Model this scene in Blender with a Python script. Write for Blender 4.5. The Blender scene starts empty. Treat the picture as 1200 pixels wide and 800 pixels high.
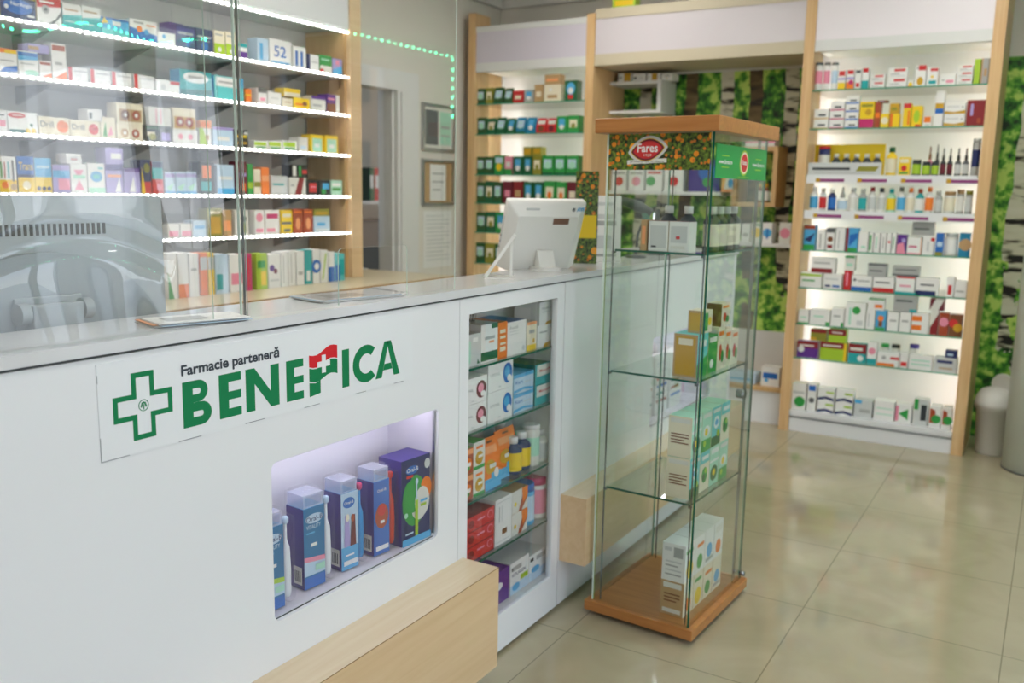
import bpy, math, random
from mathutils import Vector, Matrix
random.seed(7)
sc = bpy.context.scene
# ------------------------------------------------------------------ camera
YAW, PITCH, ROLL, FPX, CAMZ = 0.540259, 0.164435, 0.0185394, 1056.378, 1.5
def _axes():
    cy, sy, cp, sp, cr, sr = math.cos(YAW), math.sin(YAW), math.cos(PITCH), math.sin(PITCH), math.cos(ROLL), math.sin(ROLL)
    F = Vector((cy*cp, sy*cp, -sp)); R0 = Vector((sy, -cy, 0)); U0 = R0.cross(F)
    return cr*R0+sr*U0, -sr*R0+cr*U0, F
CR, CU, CF = _axes(); CO = Vector((0, 0, CAMZ))
cam = bpy.data.objects.new('camera', bpy.data.cameras.new('camera')); sc.collection.objects.link(cam); sc.camera = cam
m = Matrix((CR, CU, -CF)).transposed().to_4x4(); m.translation = CO; cam.matrix_world = m
cam.data.sensor_width = 36; cam.data.lens = 36*FPX/1200; cam.data.clip_start = 0.05
cam.data.dof.use_dof = True; cam.data.dof.focus_distance = 2.05; cam.data.dof.aperture_fstop = 3.4
# ------------------------------------------------------------------ world, light, exposure
w = bpy.data.worlds.new('sky'); sc.world = w; w.use_nodes = True
nt = w.node_tree; bg = nt.nodes['Background']
tc = nt.nodes.new('ShaderNodeTexCoord'); sx = nt.nodes.new('ShaderNodeSeparateXYZ'); rp = nt.nodes.new('ShaderNodeValToRGB')
nt.links.new(tc.outputs['Generated'], sx.inputs[0]); nt.links.new(sx.outputs[2], rp.inputs[0]); nt.links.new(rp.outputs[0], bg.inputs[0])
rp.color_ramp.elements[0].color = (0.86, 0.89, 0.93, 1); rp.color_ramp.elements[0].position = 0.0
rp.color_ramp.elements[1].color = (0.55, 0.72, 1.0, 1); rp.color_ramp.elements[1].position = 0.7
bg.inputs[1].default_value = 3.3
def area(name, loc, rot, sx_, sy_, power, col=(1, 1, 1), portal=False):
    l = bpy.data.lights.new(name, 'AREA'); l.shape = 'RECTANGLE'; l.size = sx_; l.size_y = sy_; l.energy = power; l.color = col
    if portal: l.cycles.is_portal = True
    o = bpy.data.objects.new(name, l); o.location = loc; o.rotation_euler = rot; sc.collection.objects.link(o); return o
area('storefront_portal', (2.2, -1.56, 1.35), (math.radians(90), 0, 0), 6.9, 2.5, 1, portal=True)
sun = bpy.data.lights.new('sun', 'SUN'); sun.energy = 4.5; sun.angle = .01; sun.color = (1, .93, .82)
so = bpy.data.objects.new('sun', sun); so.rotation_euler = Vector((.25, -.6, -.75)).to_track_quat('-Z', 'Y').to_euler(); sc.collection.objects.link(so)
sc.view_settings.view_transform = 'Standard'; sc.view_settings.look = 'None'; sc.view_settings.gamma = 1
sc.view_settings.use_curve_mapping = False; sc.view_settings.exposure = -0.36
sc.cycles.transparent_max_bounces = 32; sc.cycles.max_bounces = 8
sc.cycles.sample_clamp_indirect = 6
CEIL_E, LED_E, VLED_E, HEAD_E = 17.0, 22.0, 20.0, 0.12
# ------------------------------------------------------------------ helpers
def s2l(c): return c/12.92 if c <= 0.04045 else ((c+0.055)/1.055)**2.4
def hexc(h): return tuple(s2l(int(h[i:i+2], 16)/255) for i in (0, 2, 4))
PAL = dict(white='E9E9E6', offw='DDDCD4', grey='A9ABA9', lgrey='C9CCCB', dgrey='5E6264', black='1D1E20', navy='1E2C63', blue='1F66B8', sky='4FA9DA',
 pale='BBD3E6', teal='1FA3A6', aqua='63C5C6', dteal='0B6B6B', green='2E9A47', dgreen='17603A', lime='A6C832', mint='A9DCC4', yellow='EFCB1E', gold='C79A22',
 orange='EC7A22', brown='7C4B2C', tan='B9976A', cream='E8DFC6', red='CB2A2C', dred='8A1F26', maroon='6B1B2B', pink='E58FA6', magenta='C22A6E', purple='5B2C8A',
 lilac='A79BD0', violet='3C2C86', olive='8C8A2E', peach='EDA06B', ink='2B3238', foliage='2D5A2C', bluegreen='157FA8', packteal='0A70A0', rust='A8482A', aluminium='B4B6B8')
_mats = {}
def mat(name, rgb, rough=0.45, metal=0.0, spec=0.5, noise=0.0, nscale=6.0, coat=0.0):
    if name in _mats: return _mats[name]
    mm = bpy.data.materials.new(name); mm.use_nodes = True; b = mm.node_tree.nodes['Principled BSDF']
    b.inputs['Base Color'].default_value = (*rgb, 1); b.inputs['Roughness'].default_value = rough; b.inputs['Metallic'].default_value = metal
    b.inputs['Specular IOR Level'].default_value = spec; b.inputs['Coat Weight'].default_value = coat
    if noise:
        n = mm.node_tree.nodes; L = mm.node_tree.links
        t = n.new('ShaderNodeTexCoord'); nz = n.new('ShaderNodeTexNoise'); nz.inputs['Scale'].default_value = nscale
        r = n.new('ShaderNodeValToRGB'); L.new(t.outputs['Object'], nz.inputs['Vector']); L.new(nz.outputs[0], r.inputs[0])
        r.color_ramp.elements[0].position = .3; r.color_ramp.elements[1].position = .7
        r.color_ramp.elements[0].color = (*[c*(1-noise) for c in rgb], 1); r.color_ramp.elements[1].color = (*[min(1, c*(1+noise*.5)) for c in rgb], 1)
        L.new(r.outputs[0], b.inputs['Base Color'])
    _mats[name] = mm; return mm
def P(c): return mat('print_'+c, hexc(PAL[c]), 0.42)
def emis(name, rgb, strength):
    if name in _mats: return _mats[name]
    mm = bpy.data.materials.new(name); mm.use_nodes = True; b = mm.node_tree.nodes['Principled BSDF']
    b.inputs['Base Color'].default_value = (*rgb, 1); b.inputs['Emission Color'].default_value = (*rgb, 1); b.inputs['Emission Strength'].default_value = strength
    _mats[name] = mm; return mm
def led_dots(name, rgb, strength, pitch, axis=0, duty=.55, low=.15):
    mm = emis(name, rgb, strength); n = mm.node_tree.nodes; L = mm.node_tree.links; b = n['Principled BSDF']
    t = n.new('ShaderNodeTexCoord'); s = n.new('ShaderNodeSeparateXYZ'); L.new(t.outputs['Object'], s.inputs[0])
    def mth(op, a, v):
        k = n.new('ShaderNodeMath'); k.operation = op; L.new(a, k.inputs[0]); k.inputs[1].default_value = v; return k.outputs[0]
    f = mth('MULTIPLY', s.outputs[axis], 1/pitch); f = mth('FRACT', f, 0); f = mth('LESS_THAN', f, duty)
    f = mth('MULTIPLY', f, strength*(1-low)); f = mth('ADD', f, strength*low); L.new(f, b.inputs['Emission Strength']); return mm
def glass(name, tint, k=1.7, rough=0.0, haze=0.0, ior=1.45):
    mm = bpy.data.materials.new(name); mm.use_nodes = True; n = mm.node_tree.nodes; L = mm.node_tree.links; n.clear()
    o = n.new('ShaderNodeOutputMaterial'); tr = n.new('ShaderNodeBsdfTransparent'); gl = n.new('ShaderNodeBsdfGlossy'); mx = n.new('ShaderNodeMixShader')
    tr.inputs[0].default_value = (*tint, 1); gl.inputs['Roughness'].default_value = rough
    fr = n.new('ShaderNodeFresnel'); fr.inputs[0].default_value = ior; ge = n.new('ShaderNodeNewGeometry')
    a = n.new('ShaderNodeMath'); a.operation = 'SUBTRACT'; a.inputs[0].default_value = 1; L.new(ge.outputs['Backfacing'], a.inputs[1])
    c = n.new('ShaderNodeMath'); c.operation = 'MULTIPLY'; L.new(fr.outputs[0], c.inputs[0]); L.new(a.outputs[0], c.inputs[1])
    d = n.new('ShaderNodeMath'); d.operation = 'MULTIPLY'; d.use_clamp = True; L.new(c.outputs[0], d.inputs[0]); d.inputs[1].default_value = k
    L.new(d.outputs[0], mx.inputs[0]); L.new(tr.outputs[0], mx.inputs[1]); L.new(gl.outputs[0], mx.inputs[2])
    out = mx.outputs[0]
    if haze:
        df = n.new('ShaderNodeBsdfDiffuse'); df.inputs[0].default_value = (.85, .9, 1, 1); m2 = n.new('ShaderNodeMixShader'); m2.inputs[0].default_value = haze
        L.new(out, m2.inputs[1]); L.new(df.outputs[0], m2.inputs[2]); out = m2.outputs[0]
    L.new(out, o.inputs[0]); _mats[name] = mm; return mm
def wood(name, a, b_, axis='X', scale=1.0, rough=.4, coat=0):
    mm = bpy.data.materials.new(name); mm.use_nodes = True; n = mm.node_tree.nodes; L = mm.node_tree.links; b = n['Principled BSDF']
    t = n.new('ShaderNodeTexCoord'); mp = n.new('ShaderNodeMapping'); L.new(t.outputs['Object'], mp.inputs[0])
    sc_ = {'X': (1.2, 22, 22), 'Y': (22, 1.2, 22), 'Z': (22, 22, 1.2)}[axis]; mp.inputs['Scale'].default_value = [v*scale for v in sc_]
    nz = n.new('ShaderNodeTexNoise'); nz.inputs['Scale'].default_value = 2.2; nz.inputs['Detail'].default_value = 6; nz.inputs['Distortion'].default_value = .6
    r = n.new('ShaderNodeValToRGB'); L.new(mp.outputs[0], nz.inputs['Vector']); L.new(nz.outputs[0], r.inputs[0]); L.new(r.outputs[0], b.inputs['Base Color'])
    r.color_ramp.elements[0].position = .3; r.color_ramp.elements[1].position = .72
    r.color_ramp.elements[0].color = (*hexc(a), 1); r.color_ramp.elements[1].color = (*hexc(b_), 1)
    b.inputs['Roughness'].default_value = rough; b.inputs['Coat Weight'].default_value = coat; _mats[name] = mm; return mm
_txt = {}
def text_mesh(s, bold=0.0):
    k = (s, bold)
    if k in _txt: return _txt[k]
    cu = bpy.data.curves.new('lettering_source', 'FONT'); cu.body = s; cu.size = 1; cu.offset = bold; cu.resolution_u = 3
    ob = bpy.data.objects.new('lettering_source', cu); me = bpy.data.meshes.new_from_object(ob)
    vs = [(v.co.x, v.co.y) for v in me.vertices]; fs = [tuple(p.vertices) for p in me.polygons]
    bpy.data.objects.remove(ob); bpy.data.meshes.remove(me); bpy.data.curves.remove(cu)
    if not vs: vs = [(0, 0), (1, 0), (1, 1)]; fs = []
    x0 = min(v[0] for v in vs); x1 = max(v[0] for v in vs); y0 = min(v[1] for v in vs); y1 = max(v[1] for v in vs)
    _txt[k] = ([((x-x0)/(x1-x0), (y-y0)/(y1-y0)) for x, y in vs], fs, (x1-x0)/(y1-y0)); return _txt[k]
class MB:
    def __init__(s): s.v = []; s.f = []; s.m = []; s.mats = []; s.sm = []
    def mi(s, m):
        if isinstance(m, str): m = P(m)
        if m not in s.mats: s.mats.append(m)
        return s.mats.index(m)
    def add(s, vs, fs, m, smooth=False):
        o = len(s.v); s.v += [tuple(v) for v in vs]; i = s.mi(m)
        for f in fs: s.f.append(tuple(o+k for k in f)); s.m.append(i); s.sm.append(smooth)
    def box(s, x0, x1, y0, y1, z0, z1, m, front=None, top=None, side=None, edge=None):
        v = [(x, y, z) for x in (x0, x1) for y in (y0, y1) for z in (z0, z1)]
        F = {'l': (0, 1, 3, 2), 'r': (4, 6, 7, 5), 'f': (0, 4, 5, 1), 'b': (2, 3, 7, 6), 'd': (0, 2, 6, 4), 'u': (1, 5, 7, 3)}
        o = len(s.v); s.v += v
        for k, f in F.items():
            mm = m
            if k == 'f' and front: mm = front
            if k in 'u' and top: mm = top
            if k in 'lr' and side: mm = side
            s.f.append(tuple(o+i for i in f)); s.m.append(s.mi(mm)); s.sm.append(False)
    def poly(s, pts, m): s.add(pts, [tuple(range(len(pts)))], m)
    def prism(s, pts, axis, a, b, m, capm=None):
        """pts 2D; axis 'y': (x,z) extruded in y; 'z': (x,y); 'x': (y,z)"""
        f3 = {'y': lambda p, t: (p[0], t, p[1]), 'z': lambda p, t: (p[0], p[1], t), 'x': lambda p, t: (t, p[0], p[1])}[axis]
        n = len(pts); vs = [f3(p, a) for p in pts]+[f3(p, b) for p in pts]
        s.add(vs, [(i, (i+1) % n, n+(i+1) % n, n+i) for i in range(n)], m)
        s.add(vs, [tuple(range(n-1, -1, -1)), tuple(range(n, 2*n))], capm or m)
    def lathe(s, prof, m=None, seg=16, cx=0, cy=0, sx=1, sy=1):
        """prof: list (r,z) or (r,z,mat for the band ending here)"""
        vs = []; fs = {}
        for p in prof:
            for k in range(seg):
                a = 2*math.pi*k/seg; vs.append((cx+sx*p[0]*math.cos(a), cy+sy*p[0]*math.sin(a), p[1]))
        o = len(s.v); s.v += vs
        for i in range(1, len(prof)):
            mm = prof[i][2] if len(prof[i]) > 2 else m
            for k in range(seg):
                a, b = (i-1)*seg+k, (i-1)*seg+(k+1) % seg
                s.f.append((o+a, o+b, o+b+seg, o+a+seg)); s.m.append(s.mi(mm)); s.sm.append(True)
        for i, rev in ((0, True), (len(prof)-1, False)):
            if prof[i][0] > 1e-5:
                r = [o+i*seg+k for k in range(seg)]; s.f.append(tuple(reversed(r)) if rev else tuple(r))
                s.m.append(s.mi((prof[i][2] if len(prof[i]) > 2 else m) or m)); s.sm.append(False)
    def tube(s, pts, r, m, seg=8):
        pts = [Vector(p) for p in pts]; vs = []; n = len(pts)
        for i, p in enumerate(pts):
            d = (pts[min(i+1, n-1)]-pts[max(i-1, 0)]).normalized(); u = d.orthogonal().normalized() if i == 0 else (u-d*u.dot(d)).normalized()
            v = d.cross(u); rr = r[i] if isinstance(r, (list, tuple)) else r
            for k in range(seg):
                a = 2*math.pi*k/seg; vs.append(p+u*rr*math.cos(a)+v*rr*math.sin(a))
        s.add(vs, [(i*seg+k, i*seg+(k+1) % seg, (i+1)*seg+(k+1) % seg, (i+1)*seg+k) for i in range(n-1) for k in range(seg)], m, True)
        s.add(vs, [tuple(range(seg-1, -1, -1)), tuple((n-1)*seg+k for k in range(seg))], m)
    def text(s, txt, x0, z0, x1, z1, y, m, bold=0.0, fn=None):
        vs, fs, asp = text_mesh(txt, bold)
        if z1 is None: z1 = z0+(x1-x0)/asp
        fn = fn or (lambda u, v: (u, y, v))
        s.add([fn(x0+(x1-x0)*a, z0+(z1-z0)*b) for a, b in vs], fs, m)
    def build(s, name, parent=None, bevel=0, loc=None):
        me = bpy.data.meshes.new(name); me.from_pydata(s.v, [], s.f)
        for mm in s.mats: me.materials.append(mm)
        me.polygons.foreach_set('material_index', s.m); me.polygons.foreach_set('use_smooth', s.sm); me.update()
        o = bpy.data.objects.new(name, me); sc.collection.objects.link(o)
        if parent: o.parent = parent
        if loc: o.location = loc
        if bevel:
            b = o.modifiers.new('bevel', 'BEVEL'); b.width = bevel; b.segments = 2; b.limit_method = 'ANGLE'; b.angle_limit = math.radians(50)
        return o
def empty(name, loc=(0, 0, 0), rz=0):
    o = bpy.data.objects.new(name, None); o.empty_display_size = .05; o.location = loc; o.rotation_euler = (0, 0, rz); sc.collection.objects.link(o); return o
def tag(o, label, cat, group=None):
    o['label'] = label; o['category'] = cat
    if group: o['group'] = group
    return o
def struct(o): o['kind'] = 'structure'; return o
def rrect(x0, x1, z0, z1, r, seg=5):
    pts = []
    for cx, cz, a0 in ((x1-r, z1-r, 0), (x0+r, z1-r, 90), (x0+r, z0+r, 180), (x1-r, z0+r, 270)):
        for k in range(seg+1):
            a = math.radians(a0+90*k/seg); pts.append((cx+r*math.cos(a), cz+r*math.sin(a)))
    return pts
# rays of the photograph used while laying out real positions
def col_at(px, axis, plane, z):
    n = FPX*CR-(px-600)*CF
    if axis == 'y': return -(n.y*plane+n.z*(z-CAMZ))/n.x
    return -(n.x*plane+n.z*(z-CAMZ))/n.y
def z_at(py, x, y):
    n = FPX*CU+(py-400)*CF
    return CAMZ-(n.x*x+n.y*y)/n.z
def on_z(px, py, z):
    d = CF*FPX+CR*(px-600)-CU*(py-400); t = (z-CAMZ)/d.z; return CO+d*t
# ------------------------------------------------------------------ materials
M_WHITE = mat('white_laminate', hexc('E4E6E8'), .22, spec=.5, noise=.015, nscale=2)
M_PANEL = mat('white_shelf_panel', hexc('DCDDDB'), .4)
M_GREYP = mat('grey_back_panel', hexc('DFDEDB'), .5)
M_WALL = mat('painted_wall', hexc('DEDAD0'), .8, noise=.03, nscale=1.5)
M_CEIL = mat('ceiling_paint', hexc('E2E0DA'), .85)
M_OAK = wood('pale_oak', 'CDA472', 'DDBB8B', 'Z')
M_OAKX = wood('pale_oak_along', 'D3B48A', 'DDC19A', 'X', .8, rough=.3); M_OAKT = wood('pale_oak_top', 'DCC6A6', 'E4D2B6', 'X', .8, rough=.2); M_SEAM = mat('oak_edge_seam', hexc('9A7A50'), .6)
M_OAKD = wood('oak_inner', 'C39C69', 'D3B07C', 'Z')
M_BEECH = wood('beech_brown', 'A66A35', 'BD8147', 'Y', rough=.3)
M_ALU = mat('brushed_aluminium', hexc('B9BBBD'), .3, 1.0)
M_CHROME = mat('steel', hexc('8E9294'), .25, 1.0)
M_EDGE = mat('green_glass_edge', hexc('3E9478'), .15)
M_EDGED = mat('dark_green_glass_edge', hexc('0E5A48'), .12)
M_EDGEL = mat('pale_glass_edge', hexc('CFE0D6'), .15)
M_GLASS = glass('clear_acrylic', (.985, .99, .99), 2.0)
M_VGLASS = glass('vitrine_glass', (.965, .988, .978), 1.8)
M_SGLASS = glass('shelf_glass', (.90, .965, .935), 1.8)
M_FILM = glass('wavy_plastic_film', (.985, .985, .99), 4.0, haze=.012)
M_BLISTER = glass('blister_plastic', (.98, .98, .99), 1.0, .04, haze=.015)
M_PLASTIC = mat('white_plastic', hexc('E3E3DD'), .35, noise=.01)
M_GPLASTIC = mat('grey_plastic', hexc('AEB8BC'), .4, noise=.02)
M_DARK = mat('dark_plastic', hexc('2A2E30'), .4)
M_PURPLE = mat('label_purple', hexc('8E3A78'), .5)
M_LED = led_dots('white_led_strip', (1, .98, .95), LED_E, .036, duty=.5, low=.04)
M_VLED = emis('display_led_tube', (.96, .98, 1), VLED_E)
M_GREENLED = led_dots('green_led_string', (.05, 1, .45), 55, .075, duty=.3, low=.0)
M_GREENLEDZ = led_dots('green_led_string_upright', (.05, 1, .45), 55, .075, axis=2, duty=.3, low=.0)
def floor_mat():
    mm = bpy.data.materials.new('glossy_beige_tile'); mm.use_nodes = True; n = mm.node_tree.nodes; L = mm.node_tree.links; b = n['Principled BSDF']
    t = n.new('ShaderNodeTexCoord'); s = n.new('ShaderNodeSeparateXYZ'); L.new(t.outputs['Object'], s.inputs[0])
    def mth(op, a, v, v2=None):
        k = n.new('ShaderNodeMath'); k.operation = op
        (L.new(a, k.inputs[0]) if not isinstance(a, (int, float)) else None)
        if isinstance(v, (int, float)): k.inputs[1].default_value = v
        else: L.new(v, k.inputs[1])
        return k.outputs[0]
    lines = []
    for ax, off in ((0, 2.612), (1, 1.322)):
        a = mth('SUBTRACT', s.outputs[ax], off); a = mth('DIVIDE', a, .65); a = mth('ADD', a, 20.5); a = mth('FRACT', a, 0); a = mth('SUBTRACT', a, .5); a = mth('ABSOLUTE', a, 0)
        lines.append(mth('LESS_THAN', a, .0035))
    g = mth('MAXIMUM', lines[0], lines[1])
    nz = n.new('ShaderNodeTexNoise'); nz.inputs['Scale'].default_value = 3.5; nz.inputs['Detail'].default_value = 8; nz.inputs['Distortion'].default_value = 1.2; L.new(t.outputs['Object'], nz.inputs['Vector'])
    r = n.new('ShaderNodeValToRGB'); L.new(nz.outputs[0], r.inputs[0]); r.color_ramp.elements[0].color = (*hexc('A89D81'), 1); r.color_ramp.elements[1].color = (*hexc('B1A68A'), 1)
    r.color_ramp.elements[0].position = .35; r.color_ramp.elements[1].position = .65
    mx = n.new('ShaderNodeMix'); mx.data_type = 'RGBA'; L.new(g, mx.inputs[0]); L.new(r.outputs[0], mx.inputs[6]); mx.inputs[7].default_value = (*hexc('8A8269'), 1)
    L.new(mx.outputs[2], b.inputs['Base Color']); b.inputs['Roughness'].default_value = .07; b.inputs['Specular IOR Level'].default_value = .75
    return mm
def birch_mat():
    mm = bpy.data.materials.new('birch_forest_wallpaper'); mm.use_nodes = True; n = mm.node_tree.nodes; L = mm.node_tree.links; b = n['Principled BSDF']; b.inputs['Roughness'].default_value = .6
    t = n.new('ShaderNodeTexCoord'); s = n.new('ShaderNodeSeparateXYZ'); L.new(t.outputs['Object'], s.inputs[0])
    def N(k): return n.new('ShaderNode'+k)
    def mth(op, a, v=None, clamp=False):
        k = N('Math'); k.operation = op; k.use_clamp = clamp; L.new(a, k.inputs[0])
        if v is not None:
            if isinstance(v, (int, float)): k.inputs[1].default_value = v
            else: L.new(v, k.inputs[1])
        return k.outputs[0]
    def noise(scale, vec=None, detail=4, xyz=None):
        k = N('TexNoise'); k.inputs['Scale'].default_value = scale; k.inputs['Detail'].default_value = detail
        src = t.outputs['Object']
        if xyz:
            mp = N('Mapping'); mp.inputs['Scale'].default_value = xyz; L.new(src, mp.inputs[0]); src = mp.outputs[0]
        L.new(src, k.inputs['Vector']); return k.outputs[0]
    def ramp(fac, els):
        r = N('ValToRGB'); L.new(fac, r.inputs[0]); e = r.color_ramp.elements
        while len(e) < len(els): e.new(.5)
        for k, (p, c) in enumerate(els): e[k].position = p; e[k].color = (*hexc(c), 1)
        return r.outputs[0]
    def mix(f, a, b2):
        k = N('Mix'); k.data_type = 'RGBA'; L.new(f, k.inputs[0]); L.new(a, k.inputs[6]); L.new(b2, k.inputs[7]); return k.outputs[2]
    big = noise(2.2); leaf = noise(17, detail=6)
    f = mth('MULTIPLY', leaf, 1.15); f = mth('ADD', f, mth('MULTIPLY', big, .5)); f = mth('SUBTRACT', f, .26); 
    foliage = ramp(f, [(.36, '0E2A0C'), (.48, '2F7220'), (.58, '66AE34'), (.68, 'C2E06C')])
    wob = noise(1.1, xyz=(0, .2, 1)); wob = mth('MULTIPLY', wob, .22)
    v1 = mth('ADD', s.outputs[1], wob)
    vo = N('TexVoronoi'); vo.voronoi_dimensions = '1D'; vo.inputs['Scale'].default_value = 4.3; L.new(v1, vo.inputs['W']); vo.inputs['Randomness'].default_value = .8
    trunk = mth('LESS_THAN', vo.outputs['Distance'], .2)
    marks = noise(3.2, xyz=(1, 1.5, 6), detail=2); bark = ramp(marks, [(.39, '15120E'), (.43, '8C8870'), (.49, 'D2CFB6'), (1, 'E4E2D2')])
    dbark = ramp(marks, [(.3, '1A130B'), (.55, '6A5734'), (1, '9A8258')])
    sep = N('SeparateColor'); L.new(vo.outputs['Color'], sep.inputs[0]); isd = mth('GREATER_THAN', sep.outputs[0], .58)
    b3 = mix(isd, bark, dbark)
    ex = mth('LESS_THAN', mth('ABSOLUTE', mth('SUBTRACT', v1, .31)), .065); trunk = mth('MAXIMUM', trunk, ex); b3 = mix(ex, b3, bark)
    low = mth('MULTIPLY', noise(7), 1.0); zf = mth('SUBTRACT', mth('MULTIPLY', s.outputs[2], 1.0), .45); cover = mth('GREATER_THAN', low, mth('ADD', mth('MULTIPLY', zf, .28), .40))
    notc = mth('SUBTRACT', trunk, cover, True)
    c = mix(notc, foliage, b3); L.new(c, b.inputs['Base Color']); return mm
def marigold_mat():
    mm = bpy.data.materials.new('marigold_field_print'); mm.use_nodes = True; n = mm.node_tree.nodes; L = mm.node_tree.links; b = n['Principled BSDF']; b.inputs['Roughness'].default_value = .35
    t = n.new('ShaderNodeTexCoord'); nz = n.new('ShaderNodeTexNoise'); nz.inputs['Scale'].default_value = 90; L.new(t.outputs['Object'], nz.inputs['Vector'])
    r = n.new('ShaderNodeValToRGB'); L.new(nz.outputs[0], r.inputs[0]); r.color_ramp.elements[0].color = (*hexc('16240C'), 1); r.color_ramp.elements[1].color = (*hexc('6F8A2C'), 1)
    r.color_ramp.elements[0].position = .38; r.color_ramp.elements[1].position = .68
    out = r.outputs[0]
    for sc_, th, colr, rnd in ((34, .30, 'E08A18', 1), (60, .31, 'C8701C', 1), (17, .26, 'F2A31C', 1)):
        v = n.new('ShaderNodeTexVoronoi'); v.inputs['Scale'].default_value = sc_; L.new(t.outputs['Object'], v.inputs['Vector'])
        ad = n.new('ShaderNodeMath'); ad.operation = 'LESS_THAN'; L.new(v.outputs['Distance'], ad.inputs[0]); ad.inputs[1].default_value = th
        sp = n.new('ShaderNodeSeparateColor'); L.new(v.outputs['Color'], sp.inputs[0]); gt = n.new('ShaderNodeMath'); gt.operation = 'GREATER_THAN'; L.new(sp.outputs[0], gt.inputs[0]); gt.inputs[1].default_value = .42
        ml = n.new('ShaderNodeMath'); ml.operation = 'MULTIPLY'; L.new(ad.outputs[0], ml.inputs[0]); L.new(gt.outputs[0], ml.inputs[1])
        mx = n.new('ShaderNodeMix'); mx.data_type = 'RGBA'; L.new(ml.outputs[0], mx.inputs[0]); L.new(out, mx.inputs[6]); mx.inputs[7].default_value = (*hexc(colr), 1); out = mx.outputs[2]
    L.new(out, b.inputs['Base Color']); return mm
M_FLOOR = floor_mat(); M_BIRCH = birch_mat(); M_MARI = marigold_mat()
# ------------------------------------------------------------------ the room
b = MB(); b.box(-1.6, 8.2, -1.7, 7, -.1, 0, M_FLOOR); struct(b.build('floor'))
b = MB(); b.box(-1.6, 8.2, -1.7, 7, 3.1, 3.2, M_CEIL); struct(b.build('ceiling'))
# far wall : painted, with the forest wallpaper reaching 2.34 m
b = MB(); b.box(6.40, 6.5, -1.6, 4.1, 0, 3.1, M_WALL); b.box(6.392, 6.40, -1.5, 3.0, 0, 2.36, M_BIRCH); b.box(6.385, 6.4, -1.5, 3.0, 2.36, 2.40, M_WALL); struct(b.build('wall_far'))
b = MB(); b.box(-1.7, -1.6, -1.6, 4.1, 0, 3.1, M_WALL); struct(b.build('wall_near'))
DX0, DX1 = 4.45, 5.03
b = MB(); b.box(-1.6, DX0, 4, 4.12, 0, 3.1, M_WALL); b.box(DX1, 6.4, 4, 4.12, 0, 3.1, M_WALL); b.box(DX0, DX1, 4, 4.12, 2.17, 3.1, M_WALL); struct(b.build('wall_back'))
b = MB()
b.box(DX1, DX1+.24, 3.965, 4, 0, 2.17, M_PANEL); b.box(DX0-.1, DX1+.24, 3.965, 4, 2.17, 2.30, M_PANEL); b.box(DX1+.03, DX1+.2, 3.95, 3.965, 0, 2.16, M_PANEL); b.box(DX1-.02, DX1, 4, 4.12, 0, 2.17, M_PANEL); struct(b.build('door_1'))
b = MB()
for k, (d, z) in enumerate(((.05, 2.93), (.09, 2.99), (.14, 3.05))): b.box(4.1, 6.4, 4-d, 4.0, z, z+.06 if k < 2 else 3.1, M_CEIL); b.box(6.4-d, 6.4, -1.5, 4-d, z, z+.06 if k < 2 else 3.1, M_CEIL)
struct(b.build('trim_1'))
# small back room behind the door opening
b = MB(); b.box(4.0, 4.05, 4.12, 6.4, 0, 3.1, M_WALL); b.box(7.9, 7.95, 4.12, 6.4, 0, 3.1, M_WALL); b.box(4.0, 7.95, 6.4, 6.45, 0, 3.1, M_WALL); struct(b.build('wall_storeroom'))
# storefront
OPEN = [(-1.3, .55), (.65, 2.5), (2.69, 3.31), (3.47, 3.80), (4.22, 4.55), (4.90, 5.56)]; WT = 2.44
b = MB(); b.box(-1.6, 6.4, -1.65, -1.55, WT, 3.1, M_WALL); b.box(-1.6, 6.4, -1.65, -1.55, 0, .12, M_WALL)
xs_ = [-1.6]+[v for o_ in OPEN for v in o_]+[6.4]
for k in range(0, len(xs_), 2): b.box(xs_[k], xs_[k+1], -1.65, -1.55, .12, WT, M_WALL)
struct(b.build('wall_front'))
for k, (xa, xb) in enumerate(OPEN):
    b = MB(); b.box(xa, xb, -1.64, -1.58, .12, .16, M_ALU); b.box(xa, xb, -1.64, -1.58, WT-.04, WT, M_ALU); b.box(xa, xa+.03, -1.64, -1.58, .16, WT-.04, M_ALU); b.box(xb-.03, xb, -1.64, -1.58, .16, WT-.04, M_ALU); struct(b.build(f'window_{k+1}'))
b = MB(); b.tube([(2.2, -1.5, 2.585), (6.32, -1.5, 2.585)], .007, M_GREENLED, 6); b.tube([(6.33, -1.5, 2.57), (6.33, -1.5, 2.1)], .007, M_GREENLEDZ, 6)
tag(b.build('led_string'), 'green LED light string along the top of the shop window', 'light string')
# the street outside the shop window
M_STREET = mat('pale_street', hexc('C4C1BA'), .9, noise=.1); M_FAC = mat('plaster_facade', hexc('C9A98C'), .85, noise=.08, nscale=.6); M_FAC2 = mat('brick_facade', hexc('A5644A'), .85, noise=.1)  # street ground made pale so it reflects brightly in the screens
b = MB(); b.box(-30, 45, -40, -1.7, -.2, -.05, M_STREET); struct(b.build('street_ground'))
t = tag(empty('apartment_building', (22, -13, -.05)), 'beige and brick apartment building across the street', 'building')
b = MB(); b.box(-5, 5, -4, 0, 0, 9, M_FAC); b.box(-5.1, 5.1, -4.1, .05, 7.0, 9, M_FAC2); b.box(-1, 1.5, 0, .4, 0, 9, M_FAC2); b.build('facade', t)
for i in range(3):
    for j in range(4):
        b = MB(); x = -4.2+j*2.5; b.box(x, x+1.1, .02, .12, 1.2+i*2.6, 2.8+i*2.6, M_DARK); b.build('window', t)
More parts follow.
